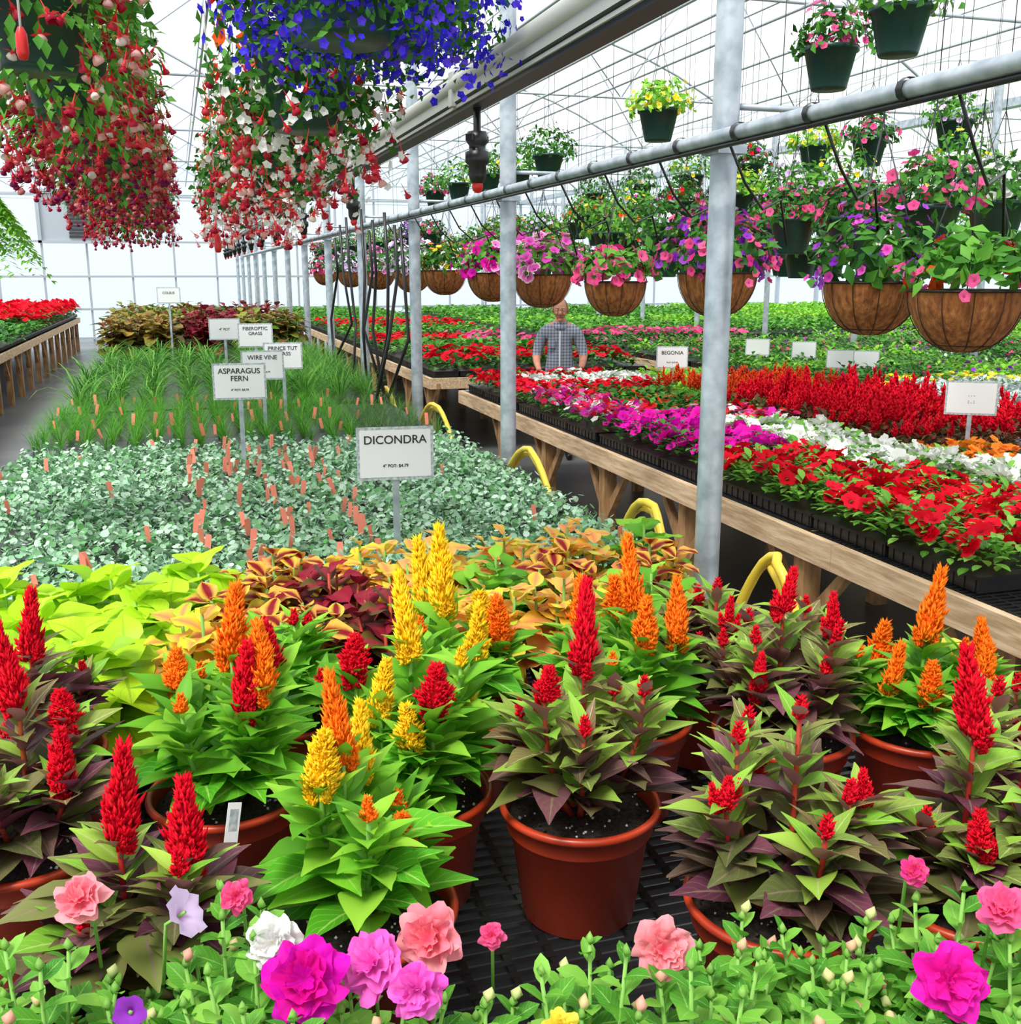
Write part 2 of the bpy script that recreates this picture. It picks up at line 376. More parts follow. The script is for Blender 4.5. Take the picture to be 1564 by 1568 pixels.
# ------------------------------------------------------------------ shell
def poly(name,c,tr,tint):
    m,nt,N,L=nm(name); t=N.new('ShaderNodeBsdfTransparent'); t.inputs[0].default_value=c4(tint)
    d=N.new('ShaderNodeBsdfTranslucent'); d.inputs[0].default_value=c4(c); x=N.new('ShaderNodeMixShader'); x.inputs[0].default_value=tr
    L.new(d.outputs[0],x.inputs[1]); L.new(t.outputs[0],x.inputs[2]); o=N.new('ShaderNodeOutputMaterial'); L.new(x.outputs[0],o.inputs[0]); return m
film=poly('roof_film',(.95,.97,1),.82,(1,1,1))
wfilm=poly('wall_film',(.82,.94,1),.7,(.80,.91,.99))
floorm=plain('wet_concrete',(.10,.11,.12),.35,0,(.17,.17,.17),1.2,.1)
mb=MB(); mb.add(box(-8,21,-4,36,-.2,0),I4); mb.obj('floor',[floorm])
BW=9.15; X0=-7.3; GZ=4.25; RISE=1.9; YE=34
def arch(k,n=14): return [(X0+BW*k+BW*i/n,GZ+RISE*math.sin(pi*i/n)**.85) for i in range(n+1)]
mb=MB()
for k in range(3):
    A=arch(k); v=[(x,y,z+.04) for (x,z) in A for y in(-3,YE)]
    mb.add(Tpl(v,[(2*i,2*i+2,2*i+3,2*i+1) for i in range(len(A)-1)]),I4)
mb.obj('ceiling',[film])
def wall(name,x0,x1,y0,y1,z1=6.2):
    mb=MB()
    if y1-y0<.1:
        mb.add(Tpl([(x0,y0,0),(x1,y0,0),(x1,y0,z1),(x0,y0,z1)],[(0,1,2,3)]),I4)
        for x in np.arange(x0,x1,1.22): mb.add(box(x-.03,x+.03,y0-.06,y0-.0,0,z1),I4,slot=1)
        for z in (.1,.95,1.9,2.9,4.2): mb.add(box(x0,x1,y0-.1,y0-.06,z-.03,z+.03),I4,slot=1)
    else:
        mb.add(Tpl([(x0,y0,0),(x0,y1,0),(x0,y1,z1),(x0,y0,z1)],[(0,1,2,3)]),I4)
        for y in np.arange(y0,y1,2.4): mb.add(box(x0-.06,x1+.06,y-.03,y+.03,0,GZ),I4,slot=1)
        for z in (.1,1.9,GZ): mb.add(box(x0-.06,x1+.06,y0,y1,z-.03,z+.03),I4,slot=1)
    return mb.obj(name,[wfilm,frame_w])
wall('wall_back',X0,X0+3*BW,YE,YE+.03)
wall('wall_left',X0-.03,X0,-3,YE,GZ); wall('wall_right',X0+3*BW,X0+3*BW+.03,-3,YE,GZ)
PY=[3.42+2.53*k for k in range(-2,13)]
mb=MB()
for k in range(3):
    A=arch(k); xs=[a[0] for a in A]
    tube(mb,[(x,0,z) for x,z in A],.022,0,6)
    tube(mb,[(xs[0],0,GZ),(xs[-1],0,GZ)],.016,0,6)
    for i in range(2,12,2):
        z2=GZ if (i//2)%2 else A[i][1]; z3=A[i+2][1] if (i//2)%2 else GZ
        tube(mb,[(xs[i],0,z2),(xs[i+2],0,z3)],.009,0,5)
me=mb.mesh('roof_truss',[frame_w])
for y in PY[::2]+[PY[-1]+2.53]: link('roof_truss',me,(0,y,0))
mb=MB()
for k in range(3):
    A=arch(k)
    for i in (2,5,9,12): tube(mb,[(A[i][0],-3,A[i][1]),(A[i][0],YE,A[i][1])],.012,0,5)
    for i in (5,9): tube(mb,[(A[i][0],-3,GZ+.02),(A[i][0],YE,GZ+.02)],.010,0,5)
mb.obj('roof_purlins',[frame_w])
mb=MB()
for k in range(4):
    x=X0+BW*k; mb.add(box(x-.09,x+.09,-3,YE,GZ-.06,GZ+.05),I4)
mb.obj('roof_gutters',[galv])
mb=MB(); r=.047
mb.add(lathe([(r,0),(r,GZ-.05)],16),I4); mb.add(lathe([(r+.012,0),(r+.012,.06),(r,.06)],16),I4)
mb.add(box(-.055,.055,-.06,.06,2.40,2.43),I4); 
me=mb.mesh('greenhouse_post',[galv])
for y in PY[1:]:
    link('greenhouse_post',me,(1.85,y,0)); 
    if y>8: link('greenhouse_post',me,(9.62,y,0))
mb=MB(); mb.add(box(-.9,.9,-.06,.0,-.7,.7),I4,slot=0)
for k in range(12): mb.add(box(-.1,.8,-.12,-.05,-.6+k*.1,-.53+k*.1),I4,slot=1)
for a in ((-.95,-.85),(.85,.95)): mb.add(box(a[0],a[1],-.14,0,-.75,.75),I4,slot=0)
mb.add(box(-.95,.95,-.14,0,.68,.76),I4,slot=0); mb.add(box(-.95,.95,-.14,0,-.76,-.68),I4,slot=0)
mb.obj('louvre_vent',[frame_w,darkst_shade],(-2.75,YE-.1,3.6))

# pipes
mb=MB()
tube(mb,[(1.85-.068,y,2.448) for y in np.arange(-1,30.5,1.)],.024,0,12)
for y in np.arange(-1,20,.42): mb.add(lathe([(.03,-.012),(.03,.012)],10),mats([(1.85-.068,y,2.448)],0,pi/2),slot=1)
tube(mb,[(1.85-.068,y,2.416) for y in np.arange(-1,30.5,1.)],.009,1,6)
mb.obj('overhead_water_pipe',[galv,blk])
mb=MB(); tube(mb,[(2.2,y,2.56) for y in np.arange(-1,30.5,1.)],.014,0,8)
for y in PY[1:]: tube(mb,[(1.89,y,2.56),(2.22,y,2.56)],.012,0,6)
mb.obj('basket_hanging_pipe',[galv])
# boom rail
mb=MB(); rx=.92; rz=2.555
prof=[(-.040,.035),(-.03,.048),(-.01,.05),(.004,.04),(.006,.018),(.03,.012),(.042,0),(.042,-.028),(.034,-.034),(.034,-.006),(.0,.0),(-.03,-.006),(-.03,-.034),(-.040,-.028)]
for (xa,za),(xb,zb) in zip(prof,prof[1:]+prof[:1]):
    inner=za<-.003 and zb<.002 and abs(xa)<.041 and abs(xb)<.041 or (xa==.034 or xb==-.03 and za==.0)
    mb.add(Tpl([(xa,-1,za),(xb,-1,zb),(xb,22,zb),(xa,22,za)],[(0,1,2,3)]),I4,slot=1 if inner else 0)  # recess faces coloured dark: shade painted into the channel
mb.add(box(-.034,.036,-1,22,-.046,-.036),I4,slot=0)
mb.add(box(-.028,.030,-1,22,-.060,-.046),I4,slot=1)  # dark strip paints the shadow on the rail's underside
tube(mb,[(-.024,-1,.026),(-.024,22,.026)],.030,0,16)
for y in PY[1:]:
    if y<22: tube(mb,[(0,y,.04),(0,y,GZ-rz)],.008,0,6); mb.add(box(-.05,.05,y-.02,y+.02,-.04,.062),I4,slot=0)
mb.obj('irrigation_boom_rail',[railm,darkst_shade],(rx,0,rz))
def nozzle():
    mb=MB(); mb.add(lathe([(.012,.09),(.012,0),(.03,0),(.034,-.03),(.026,-.04),(.026,-.055),(.038,-.06),(.038,-.09),(.028,-.1),(.028,-.13),(.02,-.15),(.012,-.155)],16),I4,slot=0)
    mb.add(lathe([(.016,-.15),(.018,-.165),(.01,-.18),(.001,-.182)],12),I4,slot=1)
    mb.add(box(-.045,.045,-.012,.012,-.03,-.01),I4,slot=0); return mb.mesh('irrigation_nozzle',[blk,redp])
nz=nozzle()
for y in (3.28,5.7,8.0,10.2,12,13.6,15,16.2,17.4,18.6,19.6,20.6): link('irrigation_nozzle',nz,(rx,y,rz-.13),U(0,3))

# ------------------------------------------------------------------ benches
def bench(name,x0,x1,y0,y1,z=.86,mesh_to=None,edge=None):
    mb=MB(); e=.12
    for x in (x0,x1-.04):
        yy=y0
        while yy<y1:
            y2=min(y1,yy+2.44); mb.add(box(x,x+.04,yy+.002,y2-.002,z-e,z),I4,slot=0); yy=y2
    for y in (y0,y1-.04): mb.add(box(x0+.04,x1-.04,y,y+.04,z-e,z),I4,slot=0)
    ys=np.arange(y0+.35,y1-.1,1.2)
    for y in ys:
        mb.add(box(x0+.04,x1-.04,y-.02,y+.02,z-e,z-.015),I4,slot=1)
        for x in (x0+.05,(x0+x1)/2,x1-.14):
            mb.add(box(x,x+.09,y-.045+.0,y+.045,0,z-.02),I4,slot=1)
            for s in (-1,1):
                a=np.array([x+.045,y+s*.03,z-.5]); b=np.array([x+.045,y+s*.36,z-.1])
                v=[a+(-.02,0,0),a+(.02,0,0),a+(.02,0,.1),a+(-.02,0,.1),b+(-.02,0,-.02),b+(.02,0,-.02),b+(.02,0,.04),b+(-.02,0,.04)]
                mb.add(Tpl(v,[(0,1,2,3),(4,7,6,5),(0,4,5,1),(1,5,6,2),(2,6,7,3),(3,7,4,0)],smooth=False),I4,slot=1)
    if mesh_to:
        ya,yb=mesh_to
        n=int((yb-ya)/.032)
        for k in range(n):
            y=ya+k*.032; mb.add(box(x0+.04,x1-.04,y,y+.012,z-.012,z),I4,slot=2)
        for x in np.arange(x0+.05,x1-.05,.075): mb.add(box(x,x+.012,ya,yb,z-.014,z-.001),I4,slot=2)
    a=mesh_to[1] if mesh_to else y0
    if a<y1: mb.add(box(x0+.04,x1-.04,a+.04,y1-.04,z-.02,z),I4,slot=2)
    return mb.obj(name,[wood,wood2,blk])
bench('plant_bench',-.95,1.66,.55,30,.88,(.59,3.2))
bench('plant_bench',2.62,5.35,1.3,10.1,.86,(1.34,4.0))
bench('plant_bench',2.62,5.35,11.35,30)
bench('plant_bench',6.0,9.3,3.0,30)
bench('plant_bench',9.95,13.3,6.0,30)
bench('plant_bench',14.0,20,10,30)
bench('plant_bench',-5.4,-2.45,9,30)

# ------------------------------------------------------------------ celosia pots
pot_prof=[(.001,0),(.095,0),(.1,.006),(.122,.165),(.128,.168),(.130,.172),(.133,.2),(.141,.203),(.143,.209),(.141,.215),(.133,.216),(.129,.205),(.126,.185)]
POT=lathe(pot_prof,48); SOIL=lathe([(.001,.192),(.06,.194),(.127,.188)],32)
def soil_bits(mb,R,z,slot,n=60):
    a=U(0,2*pi,n); r=R*np.sqrt(U(0,1,n)); mb.add(spindle(.5,.5),frames(np.c_[r*np.cos(a),r*np.sin(a),np.full(n,z)],np.tile([0,0,1.],(n,1)),U(.003,.008,n),1),slot=slot)
PAL={'R':(plR,plR),'O':(plO,plO),'OY':(plO,plY),'RY':(plR,plY),'YR':(plY,plR),'RO':(plR,plO),'OR':(plO,plR)}
def celosia(seed,style,key,cols,n=7,H=.33,spread=.12,plsize=.12,lsc=1.,ns=13,thr=.55):
    """slots 0 pot 1 soil 2 lower leaf 3 top leaf 4 stem 5 plumeA 6 plumeB 7 perlite"""
    global rng; rng=np.random.default_rng(seed)
    mb=MB(); mb.add(POT,I4,slot=0); mb.add(SOIL,I4,slot=1); soil_bits(mb,.12,.193,1,120); soil_bits(mb,.12,.194,7,40)
    zr=.19
    for k in range(n):
        a=2*pi*k/n*1.0+U(-.4,.4); sp=0.02 if k==0 else spread*U(.6,1.1); h=(H if k==0 else H*U(.60,.95))
        if k==0: a=0
        base=np.array([.02*math.cos(a),.02*math.sin(a),zr]); top=np.array([sp*math.cos(a),sp*math.sin(a),zr+h-plsize*.75])
        ctl=np.array([sp*1.0*math.cos(a),sp*1.0*math.sin(a),zr+h*.3])
        ts=np.linspace(0,1,7); P=np.array([(1-t)**2*base+2*t*(1-t)*ctl+t*t*top for t in ts])
        tube(mb,P,np.linspace(.006,.0035,7),4,6)
        nl=14; tt=np.linspace(.2,.85,nl); Q=np.array([(1-t)**2*base+2*t*(1-t)*ctl+t*t*top for t in tt])
        ya=a-pi/2+np.arange(nl)*2.4+U(-.3,.3,nl); out=np.full(nl,a-pi/2)
        mixv=np.arctan2(np.sin(ya)*.75+np.sin(out)*.45,np.cos(ya)*.75+np.cos(out)*.45)
        MM=mats(Q,mixv,.22+tt*.55+U(-.25,.25,nl),U(-.35,.35,nl),lsc*(1.12-.5*tt)*U(.75,1.15,nl))
        lo=(tt+U(-.14,.14,nl))<thr
        mb.add(L_cel,MM[lo],slot=2); mb.add(L_cel,MM[~lo],slot=3)
        nt_=12; t2=np.linspace(.6,1.0,nt_); Q=np.array([(1-t)**2*base+2*t*(1-t)*ctl+t*t*top for t in t2])
        mb.add(L_cel2,mats(Q,np.arange(nt_)*2.4+U(0,6),.55+U(-.2,.5,nt_),0,(1.1-.5*(t2-.5))*U(.6,1.0,nt_)),slot=3)
        hh=plsize*(U(1.05,1.25) if k==0 else U(.45,1.1)); wd=plsize*U(.85,1.1)
        c=cols[k%len(cols)]
        if c is not None:
            mb.add(PL[k%3],mats([top-np.array([0,0,.006])],U(0,6),U(-.14,.14),U(-.14,.14),np.array([[wd,wd,hh]])),slot=5+c)
            for q in range(4):
                b=U(0,2*pi); mb.add(PLm,mats([top+np.array([.010*math.cos(b),.010*math.sin(b),-.025+U(-.01,.02)])],b-pi/2,-.35,0,np.array([[.04,.04,U(.03,.045)]])),slot=5+c)
        else:
            mb.add(PLm,mats([top],0,0,0,np.array([[.045,.045,.035]])),slot=5)
    a=np.arange(ns)*2.4; r=U(.02,.06,ns)
    mb.add(L_cel,mats(np.c_[r*np.cos(a),r*np.sin(a),zr+U(.05,.13,ns)],a-pi/2,U(-.05,.4,ns),U(-.3,.3,ns),lsc*U(.85,1.1,ns)),slot=2)
    lowm,topm,st=(celB,celT,stemR) if style=='B' else (celG,Gl,stemG)
    pa,pb=PAL[key]
    return mb.mesh('potted_celosia',[terr,soil,lowm,topm,st,pa,pb,white_p])
Z=None
CEL=[ # seed,style,key,cols,(x,y),n,H,pl,rot,spread,leafscale,nskirt,thr
 (1,'B','R',[0,Z,Z,0,Z,Z,Z],(.62,1.57),7,.37,.125,1.0,.11,1,8,.45),
 (2,'B','R',[Z,0,Z,Z,0,Z,Z,0],(.80,1.21),8,.35,.065,.3,.11,1.05,9,.68),
 (3,'B','R',[0,Z,0,Z,0,Z,Z],(1.09,1.14),7,.36,.12,2.2,.12,1,10,.6),
 (4,'G','OY',[0,1,Z,0,Z,1],(.20,1.37),6,.35,.125,2.7,.085,.95,6,.5),
 (5,'B','R',[0,Z,Z,0,Z,Z],(-.10,1.34),6,.30,.13,3.0,.11,1.05,10,.85),
 (6,'G','YR',[0,1,0,0,1,Z,0],(.35,1.70),7,.38,.13,1.4,.11,1,10,.5),
 (7,'G','OR',[0,1,Z,0,Z,1],(.03,1.80),7,.37,.13,.2,.12,1,12,.5),
 (8,'B','R',[0,0,Z,0,Z,0],(-.30,1.72),7,.35,.13,.9,.12,1,12,.75),
 (9,'G','OY',[1,Z,1,0,1],(.51,2.03),6,.36,.15,2.9,.12,1,12,.5),
 (10,'G','O',[0,0,Z,0,Z],(.84,1.88),7,.36,.13,.5,.12,1,12,.5),
 (11,'B','R',[0,Z,Z,0,Z],(1.12,1.72),8,.34,.09,1.7,.12,1,12,.6),
 (12,'G','O',[0,0,Z,0,0],(1.40,1.66),8,.30,.13,.9,.12,1,12,.5),
 (13,'B','R',[0,Z,0,Z],(1.40,1.33),7,.34,.11,.1,.12,1,12,.5),
 (14,'B','R',[0,Z,Z,0,Z],(-.33,2.06),7,.32,.13,.1,.12,1,12,.7),
 (15,'G','R',[Z,Z,Z],(.17,2.12),6,.27,.08,.1,.12,1,12,.5),
 (16,'B','R',[Z,0,Z,Z],(1.13,2.06),7,.26,.07,.4,.12,1,12,.5),
]
for s,st,key,cols,(x,y),n,H,ps,rot,spd,lsc,nsk,thr in CEL:
    link('potted_celosia',celosia(s,st,key,cols,n,H,spd,ps,lsc,nsk,thr),(x,y,.88),rot)
rng=np.random.default_rng(99)

# ------------------------------------------------------------------ coleus
SP=lathe([(r*.62,z*.62) for r,z in pot_prof],24)
def coleus(lt,R,H,nl,ls=1,pm=True):
    mb=MB()
    if pm: mb.add(SP,I4,slot=0); mb.add(lathe([(.001,.118),(.078,.118)],16),I4,slot=1)
    b=.11 if pm else 0
    for k in range(6):
        a=2*pi*k/6; c=np.array([R*.6*math.cos(a),R*.6*math.sin(a),b+H*U(.72,.95)]) if k else np.array([0,0,b+H])
        tube(mb,[(0,0,b),(c[0]*.8,c[1]*.8,b+H*.4),tuple(c)],.004,3,5)
        n=nl//6; t=np.linspace(1,.25,n); P=c*t[:,None]; P[:,2]=b+(c[2]-b)*t
        P[:,0]=c[0]*t**.5;P[:,1]=c[1]*t**.5
        mb.add(lt,mats(P,np.arange(n)*1.62+U(0,6),.85*t**3-.15+U(-.2,.2,n),U(-.25,.25,n),ls*(1.15-.6*t**4)*U(.8,1.1,n)),slot=2)
    return mb.tpl()
CT=[coleus(L_col,.13,.26,66,.88) for _ in range(3)]; CL=[coleus(L_lime,.14,.22,42) for _ in range(2)]
def tmesh(t,name,ml): mb=MB(); mb.add(t,I4,rnd=0.); return mb.mesh(name,ml)
cm=[tmesh(CT[0],'potted_coleus',[blk,soil,colY,stemG]),tmesh(CT[1],'potted_coleus',[blk,soil,colY2,stemG]),tmesh(CT[2],'potted_coleus',[blk,soil,colY2,stemG]),tmesh(CT[0],'potted_coleus',[blk,soil,colR,stemR]),tmesh(CT[1],'potted_coleus',[blk,soil,Gl,stemG])]
lm=[tmesh(t,'potted_lime_coleus',[blk,soil,lime,stemG]) for t in CL]
for j,y in enumerate((2.36,2.60,2.84)):
    for i,x in enumerate(np.arange(-.46,1.42,.225)):
        px=x+(.1 if j%2 else 0)+U(-.02,.02); py=y+U(-.02,.02)
        if px>1.24+.05*j: continue
        if px<.0 or (j==2 and px<.1): link('potted_lime_coleus',lm[(i+j)%2],(px,py,.88),U(0,6))
        elif px<.55 and j<2: link('potted_coleus',cm[(0,0,1,0,3)[(i+j)%5]],(px,py,.88),U(0,6))
        elif px>1.05: link('potted_coleus',cm[(2,4,0)[(i+j)%3]],(px,py,.88),U(0,6))
        else: link('potted_coleus',cm[(1,0,2,1,4,2,0)[(i*2+j)%7]],(px,py,.88),U(0,6))
# ------------------------------------------------------------------ foreground petunias
def petbush(seed,H=.2,R=.09):
    mb=MB(); mb.add(SP,mats([(0,0,0)],scale=.85),slot=0); mb.add(lathe([(.001,.1),(.066,.1)],12),I4,slot=1)
    for k in range(17):
        a=2*pi*k*.618; rr=R*math.sqrt((k+.5)/17)*1.2; h=H*U(.5,1.12)*(1-.25*(rr/R)**2)
        top=np.array([rr*math.cos(a),rr*math.sin(a),.1+h]); P=[(0,0,.1),(rr*.7*math.cos(a),rr*.7*math.sin(a),.1+h*.5),tuple(top)]
        tube(mb,P,.0024,3,5)
        n=17; t=np.linspace(.3,1,n); Q=np.c_[top[0]*t**.7,top[1]*t**.7,.1+h*t]
        mb.add(L_pet,mats(Q,np.arange(n)*2.4+U(0,6),.1+.9*t**4+U(-.4,.3,n),U(-.4,.4,n),(1.1-.6*t**6)*U(.65,1.15,n)),slot=2)
        mb.add(spindle(.4,.35),mats([top+np.array([0,0,.0])],0,0,0,.018),slot=2)
        if k%4==0: mb.add(spindle(.6,.3),mats([top+np.array([0,0,.005])],0,.3,0,.026),slot=4)
    return mb.mesh('potted_petunia',[blk,soil,G1,stemG,bud])
pbm=[petbush(i,.205+.024*i) for i in range(4)]
k=0
for f in (.74,.87,1.0,1.1):
    for l in np.arange(-.78,.80,.125):
        ll=l+(.06 if k%2 else 0); x=ll*.954+f*.299; y=-ll*.299+f*.954
        if x<-.85 or y<.65: continue
        if f>.9 and any((x-c[4][0])**2+(y-c[4][1])**2<.205**2 for c in CEL): continue
        if f>1.05 and abs(ll)<.25: continue
        link('potted_petunia',pbm[rng.integers(0,2) if f<.8 else (rng.integers(1,4) if abs(ll)>.3 else rng.integers(0,4))],(x,y,.88),U(0,6))
    k+=1
def bloom(t,mat,x,y,Zr,s,nrm=(-.25,-.75,.55)):
    mb=MB(); mb.add(t,frames(np.zeros((1,3)),np.array([nrm],float),s,.12),slot=0,rnd=U(0,1))
    n=np.array(nrm)/np.linalg.norm(nrm)
    tube(mb,[-n*.002,-n*.03+np.array([0,0,-.012]),-n*.04+np.array([0,0,-.09])],.0022,1,5)
    mb.obj('petunia_bloom',[mat,stemG],(x,y,2+Zr))
bloom(DBL[0],fMag,.083,1.008,-.745,.044); bloom(DBL[1],fHotL,.159,1.025,-.755,.036); bloom(DBL[2],fLP,.231,1.055,-.755,.038)
bloom(DBL[1],fHotL,.197,.962,-.75,.029); bloom(DBL[0],fLP,.483,.956,-.755,.034); bloom(DBL[2],fMag,.748,.80,-.745,.038)
bloom(DBL[1],fLP,-.15,1.167,-.70,.029); bloom(D_hi,fLil,-.036,1.13,-.715,.030,(.8,-.5,.3)); bloom(DBL[0],fWhite,.056,1.065,-.73,.030)
bloom(DBL[2],fYel,.33,.878,-.765,.020); bloom(DBL[0],fPink,.858,.85,-.71,.028); bloom(DBL[1],fPink,.02,1.12,-.70,.018); bloom(DBL[1],fPink,.30,1.03,-.75,.015)
bloom(D_hi,fPur,-.10,1.06,-.78,.018,(-.2,-.8,.4)); bloom(DBL[2],fLil,.0,1.0,-.80,.024); bloom(DBL[1],fLP,-.17,1.02,-.79,.014); bloom(DBL[0],fPink,.80,.93,-.70,.016)

# ------------------------------------------------------------------ dichondra / ferns / grasses on the left bench
def ring_leaf():
    n=7; v=[(0,0,0)]+[(math.cos(2*pi*i/n),math.sin(2*pi*i/n),.22) for i in range(n)]
    return Tpl(v,[(0,1+i,1+(i+1)%n) for i in range(n)],0,[(0,0,0)]+[(0,1,1)]*n)
RL=ring_leaf()
def dplant():
    mb=MB(); n=50; a=U(0,2*pi,n); r=.074*np.sqrt(U(0,1,n)); z=-.01+.125*U(.1,1,n)*(1-.65*(r/.07)**2)
    mb.add(RL,frames(np.c_[r*np.cos(a),r*np.sin(a),z],np.c_[np.cos(a)*.6,np.sin(a)*.6-.1,np.ones(n)],U(.008,.0155,n),.45),slot=0)
    for k in range(4): a_=U(0,6); tube(mb,[(0,0,.0),(.05*math.cos(a_),.05*math.sin(a_),.06)],.0015,0,3)
    return mb.tpl()
TAGT=box(-.010,.010,-.001,.001,0,.07)
def tags(mb,P,slot): mb.add(TAGT,mats(P,U(-.5,.5,len(P)),U(-.3,.3,len(P)),U(-.25,.25,len(P)),U(.7,1.2,len(P))),slot=slot)
mb=MB(); DP=[dplant() for _ in range(4)]
P=gpos(-.92,1.64,3.08,6.55,.112,.12,z=.93); ch=rng.integers(0,4,len(P)); P[:,2]+=U(-.02,.02,len(P))
for i in range(4): q=P[ch==i]; mb.add(DP[i],mats(q,U(0,6,len(q)),0,0,U(.85,1.2,len(q))))
for x in np.arange(-.92,1.6,.285):
    for y in np.arange(3.05,6.5,.56): mb.add(TRAY,mats([(x+.145,y+.28,.882)]),slot=2)
q=[]
for x0 in (.03,.20,.36,.50,.64):
    for y in np.arange(3.3,6.3,.115):
        if U(0,1)<.6: q.append((x0+U(-.03,.03),y,.985+U(-.01,.02)))
for _ in range(26): q.append((U(-.9,1.6),U(3.3,6.4),.98))
tags(mb,np.array(q),3)
mb.obj('dichondra_plants',[dic,dic,blk,coral])
BL=leaf(.25,.004,4,1.1,0,.3,2); BLw=leaf(.5,.012,5,2.0,.2,.3,2); NEED=leaf(.018,.004,1,0,0,.5,2)
def fernp(slot=0,H=.16,n=22,nn=16):
    mb=MB()
    for k in range(n):
        a=U(0,6.28); r=U(.02,.10); h=H*U(.6,1.1); t=np.linspace(.2,1,nn)
        Q=np.c_[r*math.cos(a)*t**1.6,r*math.sin(a)*t**1.6,h*np.sin(t*1.45)]
        mb.add(BL,mats([(0,0,0)],a-pi/2,U(.9,1.35),0,h/.25*1.1),slot=slot)
        mb.add(NEED,mats(Q,U(0,6,nn),U(-.3,.8,nn),0,U(1,1.8,nn)),slot=slot)
    return mb.tpl()
F=[fernp(0,.20,26,20) for _ in range(3)]
bed('asparagus_ferns',[(-.92,1.05,6.6,8.6)],F,[fernm,fernm],.135,.88)
F2=[fernp(0,.17,16,12) for _ in range(2)]
bed('wire_vines',[(1.09,1.64,6.6,8.6)],F2,[wirem,wirem],.115,.88)
mb=MB(); q=[]
for x in np.arange(-.85,1.5,.13):
    for y in (6.72,7.25,7.9,8.5):
        if U(0,1)<.75: q.append((x+U(-.05,.05),y+U(-.05,.05),1.02))
tags(mb,np.array(q),0); mb.obj('coral_plant_tags',[coral])
def grassp(n,H,lt):
    mb=MB(); a=U(0,6.28,n); r=U(0,.03,n)
    mb.add(lt,mats(np.c_[r*np.cos(a),r*np.sin(a),np.zeros(n)],a-pi/2,U(.65,1.45,n),U(-.3,.3,n),H*U(.6,1.15,n)),slot=0); return mb.tpl()
Gt=[grassp(30,.85,BLw) for _ in range(3)]; Gf=[grassp(100,1.35,BL) for _ in range(3)]
bed('prince_tut_grasses',[(-.92,.55,8.7,13.6)],Gt,[grassm,grassm],.27,.88,(.7,1.3))
bed('fiberoptic_grasses',[(.6,1.64,8.8,13.6)],Gf,[grassm,grassm],.26,.88,(.8,1.3))
CF=[coleus(L_colS,.25,.5,96,1.5,False) for _ in range(2)]
CF=[Tpl(t.v,None,np.where(t.mats==2,0,1),t.att,t.smooth,t.loops,t.sizes) for t in CF]
bedm('coleus_mounds',[([(-.9,.0,14,15.4)],CF,colRust,stemR,.38,(.9,1.25)),([(.1,.6,14.2,15.6),(.7,1.4,16,17.5)],CF,colR,stemR,.4,(1,1.3)),
  ([(-.9,.3,15.8,18.2),(.8,1.6,13.8,15.6)],CF,colMix,stemG,.4,(.9,1.2))],.88)

# ------------------------------------------------------------------ bedding on the other benches
pet_hi=[plant(34,L_pet,.08,.15,k,D_hi,.037,1.1) for k in (3,4,2,5)]
pet_wh=[plant(26,L_pet,.08,.16,k,D_hi,.037,1.1) for k in (5,7,6)]
few=[plant(18,L_lo,.08,.13,k,D_lo,.018,1.2) for k in (0,0,1,0)]
some=[plant(18,L_lo,.08,.13,k,D_lo,.022,1.2) for k in (1,2,3,0)]
dense=[plant(14,L_lo,.09,.14,k,D_lo,.028,1.1) for k in (5,7,4)]
farp=[plant(10,L_lo1,.13,.17,k,D_lo,.04,1.5) for k in (2,4,0,3)]
farg=[plant(14,L_lo1,.13,.16,k,D_lo,.03,1.6) for k in (0,0,1)]
spk=[spikeplant(16,.08,.16,k) for k in (1,2,3)]
bed('red_petunia_bed',[(2.70,3.28,2.95,5.1),(3.28,3.85,3.2,3.85),(3.28,3.55,3.85,4.3)],pet_hi,[G1,fRed],.125)
bed('white_petunia_bed',[(3.3,3.95,4.35,6.1),(3.6,3.95,3.9,4.35)],pet_wh,[G1,fWhite],.125)
bed('magenta_petunia_bed',[(2.70,3.28,5.15,6.6)],pet_wh,[Gd,fMag],.125)
bed('orange_marigold_bed',[(3.98,4.5,3.7,5.0)],dense,[Gd,fOr],.12)
bed('yellow_marigold_bed',[(4.55,5.3,3.2,4.7)],few,[Gl,fYel],.12)
bed('red_celosia_bed',[(4.0,5.3,5.05,7.3)],spk,[wineL,plR],.105,sc=(.8,1.4))
bed('orange_celosia_bed',[(4.0,5.3,7.35,8.4)],spk,[Gl,fOrR],.11)
bed('mixed_petunia_bed',[(3.3,3.98,6.15,7.0),(2.70,3.3,6.65,8.4)],dense,[Gd,fMix],.115)
bed('vermilion_salvia_bed',[(3.32,3.98,7.05,8.4)],some,[Gd,fOrR],.10)
bed('white_begonia_bed',[(3.1,4.3,8.9,9.7)],dense,[Gd,fWhite],.115)
bed('red_begonia_bed',[(2.70,3.1,8.45,10.05),(3.1,4.1,8.45,8.9),(3.1,4.0,9.7,10.05)],dense,[Gd,fRed],.115)
bed('green_bedding_plants',[(4.3,5.3,8.45,10.05),(4.0,4.3,9.7,10.05)],few,[Gl,fYel],.12)
strips={'a':[], 'b':[], 'c':[], 'd':[]}; r3=random.Random(8)
for (x0,x1,y0,y1) in [(6.05,9.25,3.1,6.5),(7.45,9.25,6.6,7.95),(6.05,9.25,8.5,15.3),(10,13.2,6.1,16)]:
    y=y0
    while y<y1-.3:
        h=min(r3.uniform(.5,.9),y1-y)
        xm=(x0+x1)/2+r3.uniform(-.5,.5)
        strips[r3.choice('abcd')].append((x0,xm-.04,y,y+h-.05)); strips[r3.choice('aabd')].append((xm+.04,x1,y,y+h-.05)); y+=h
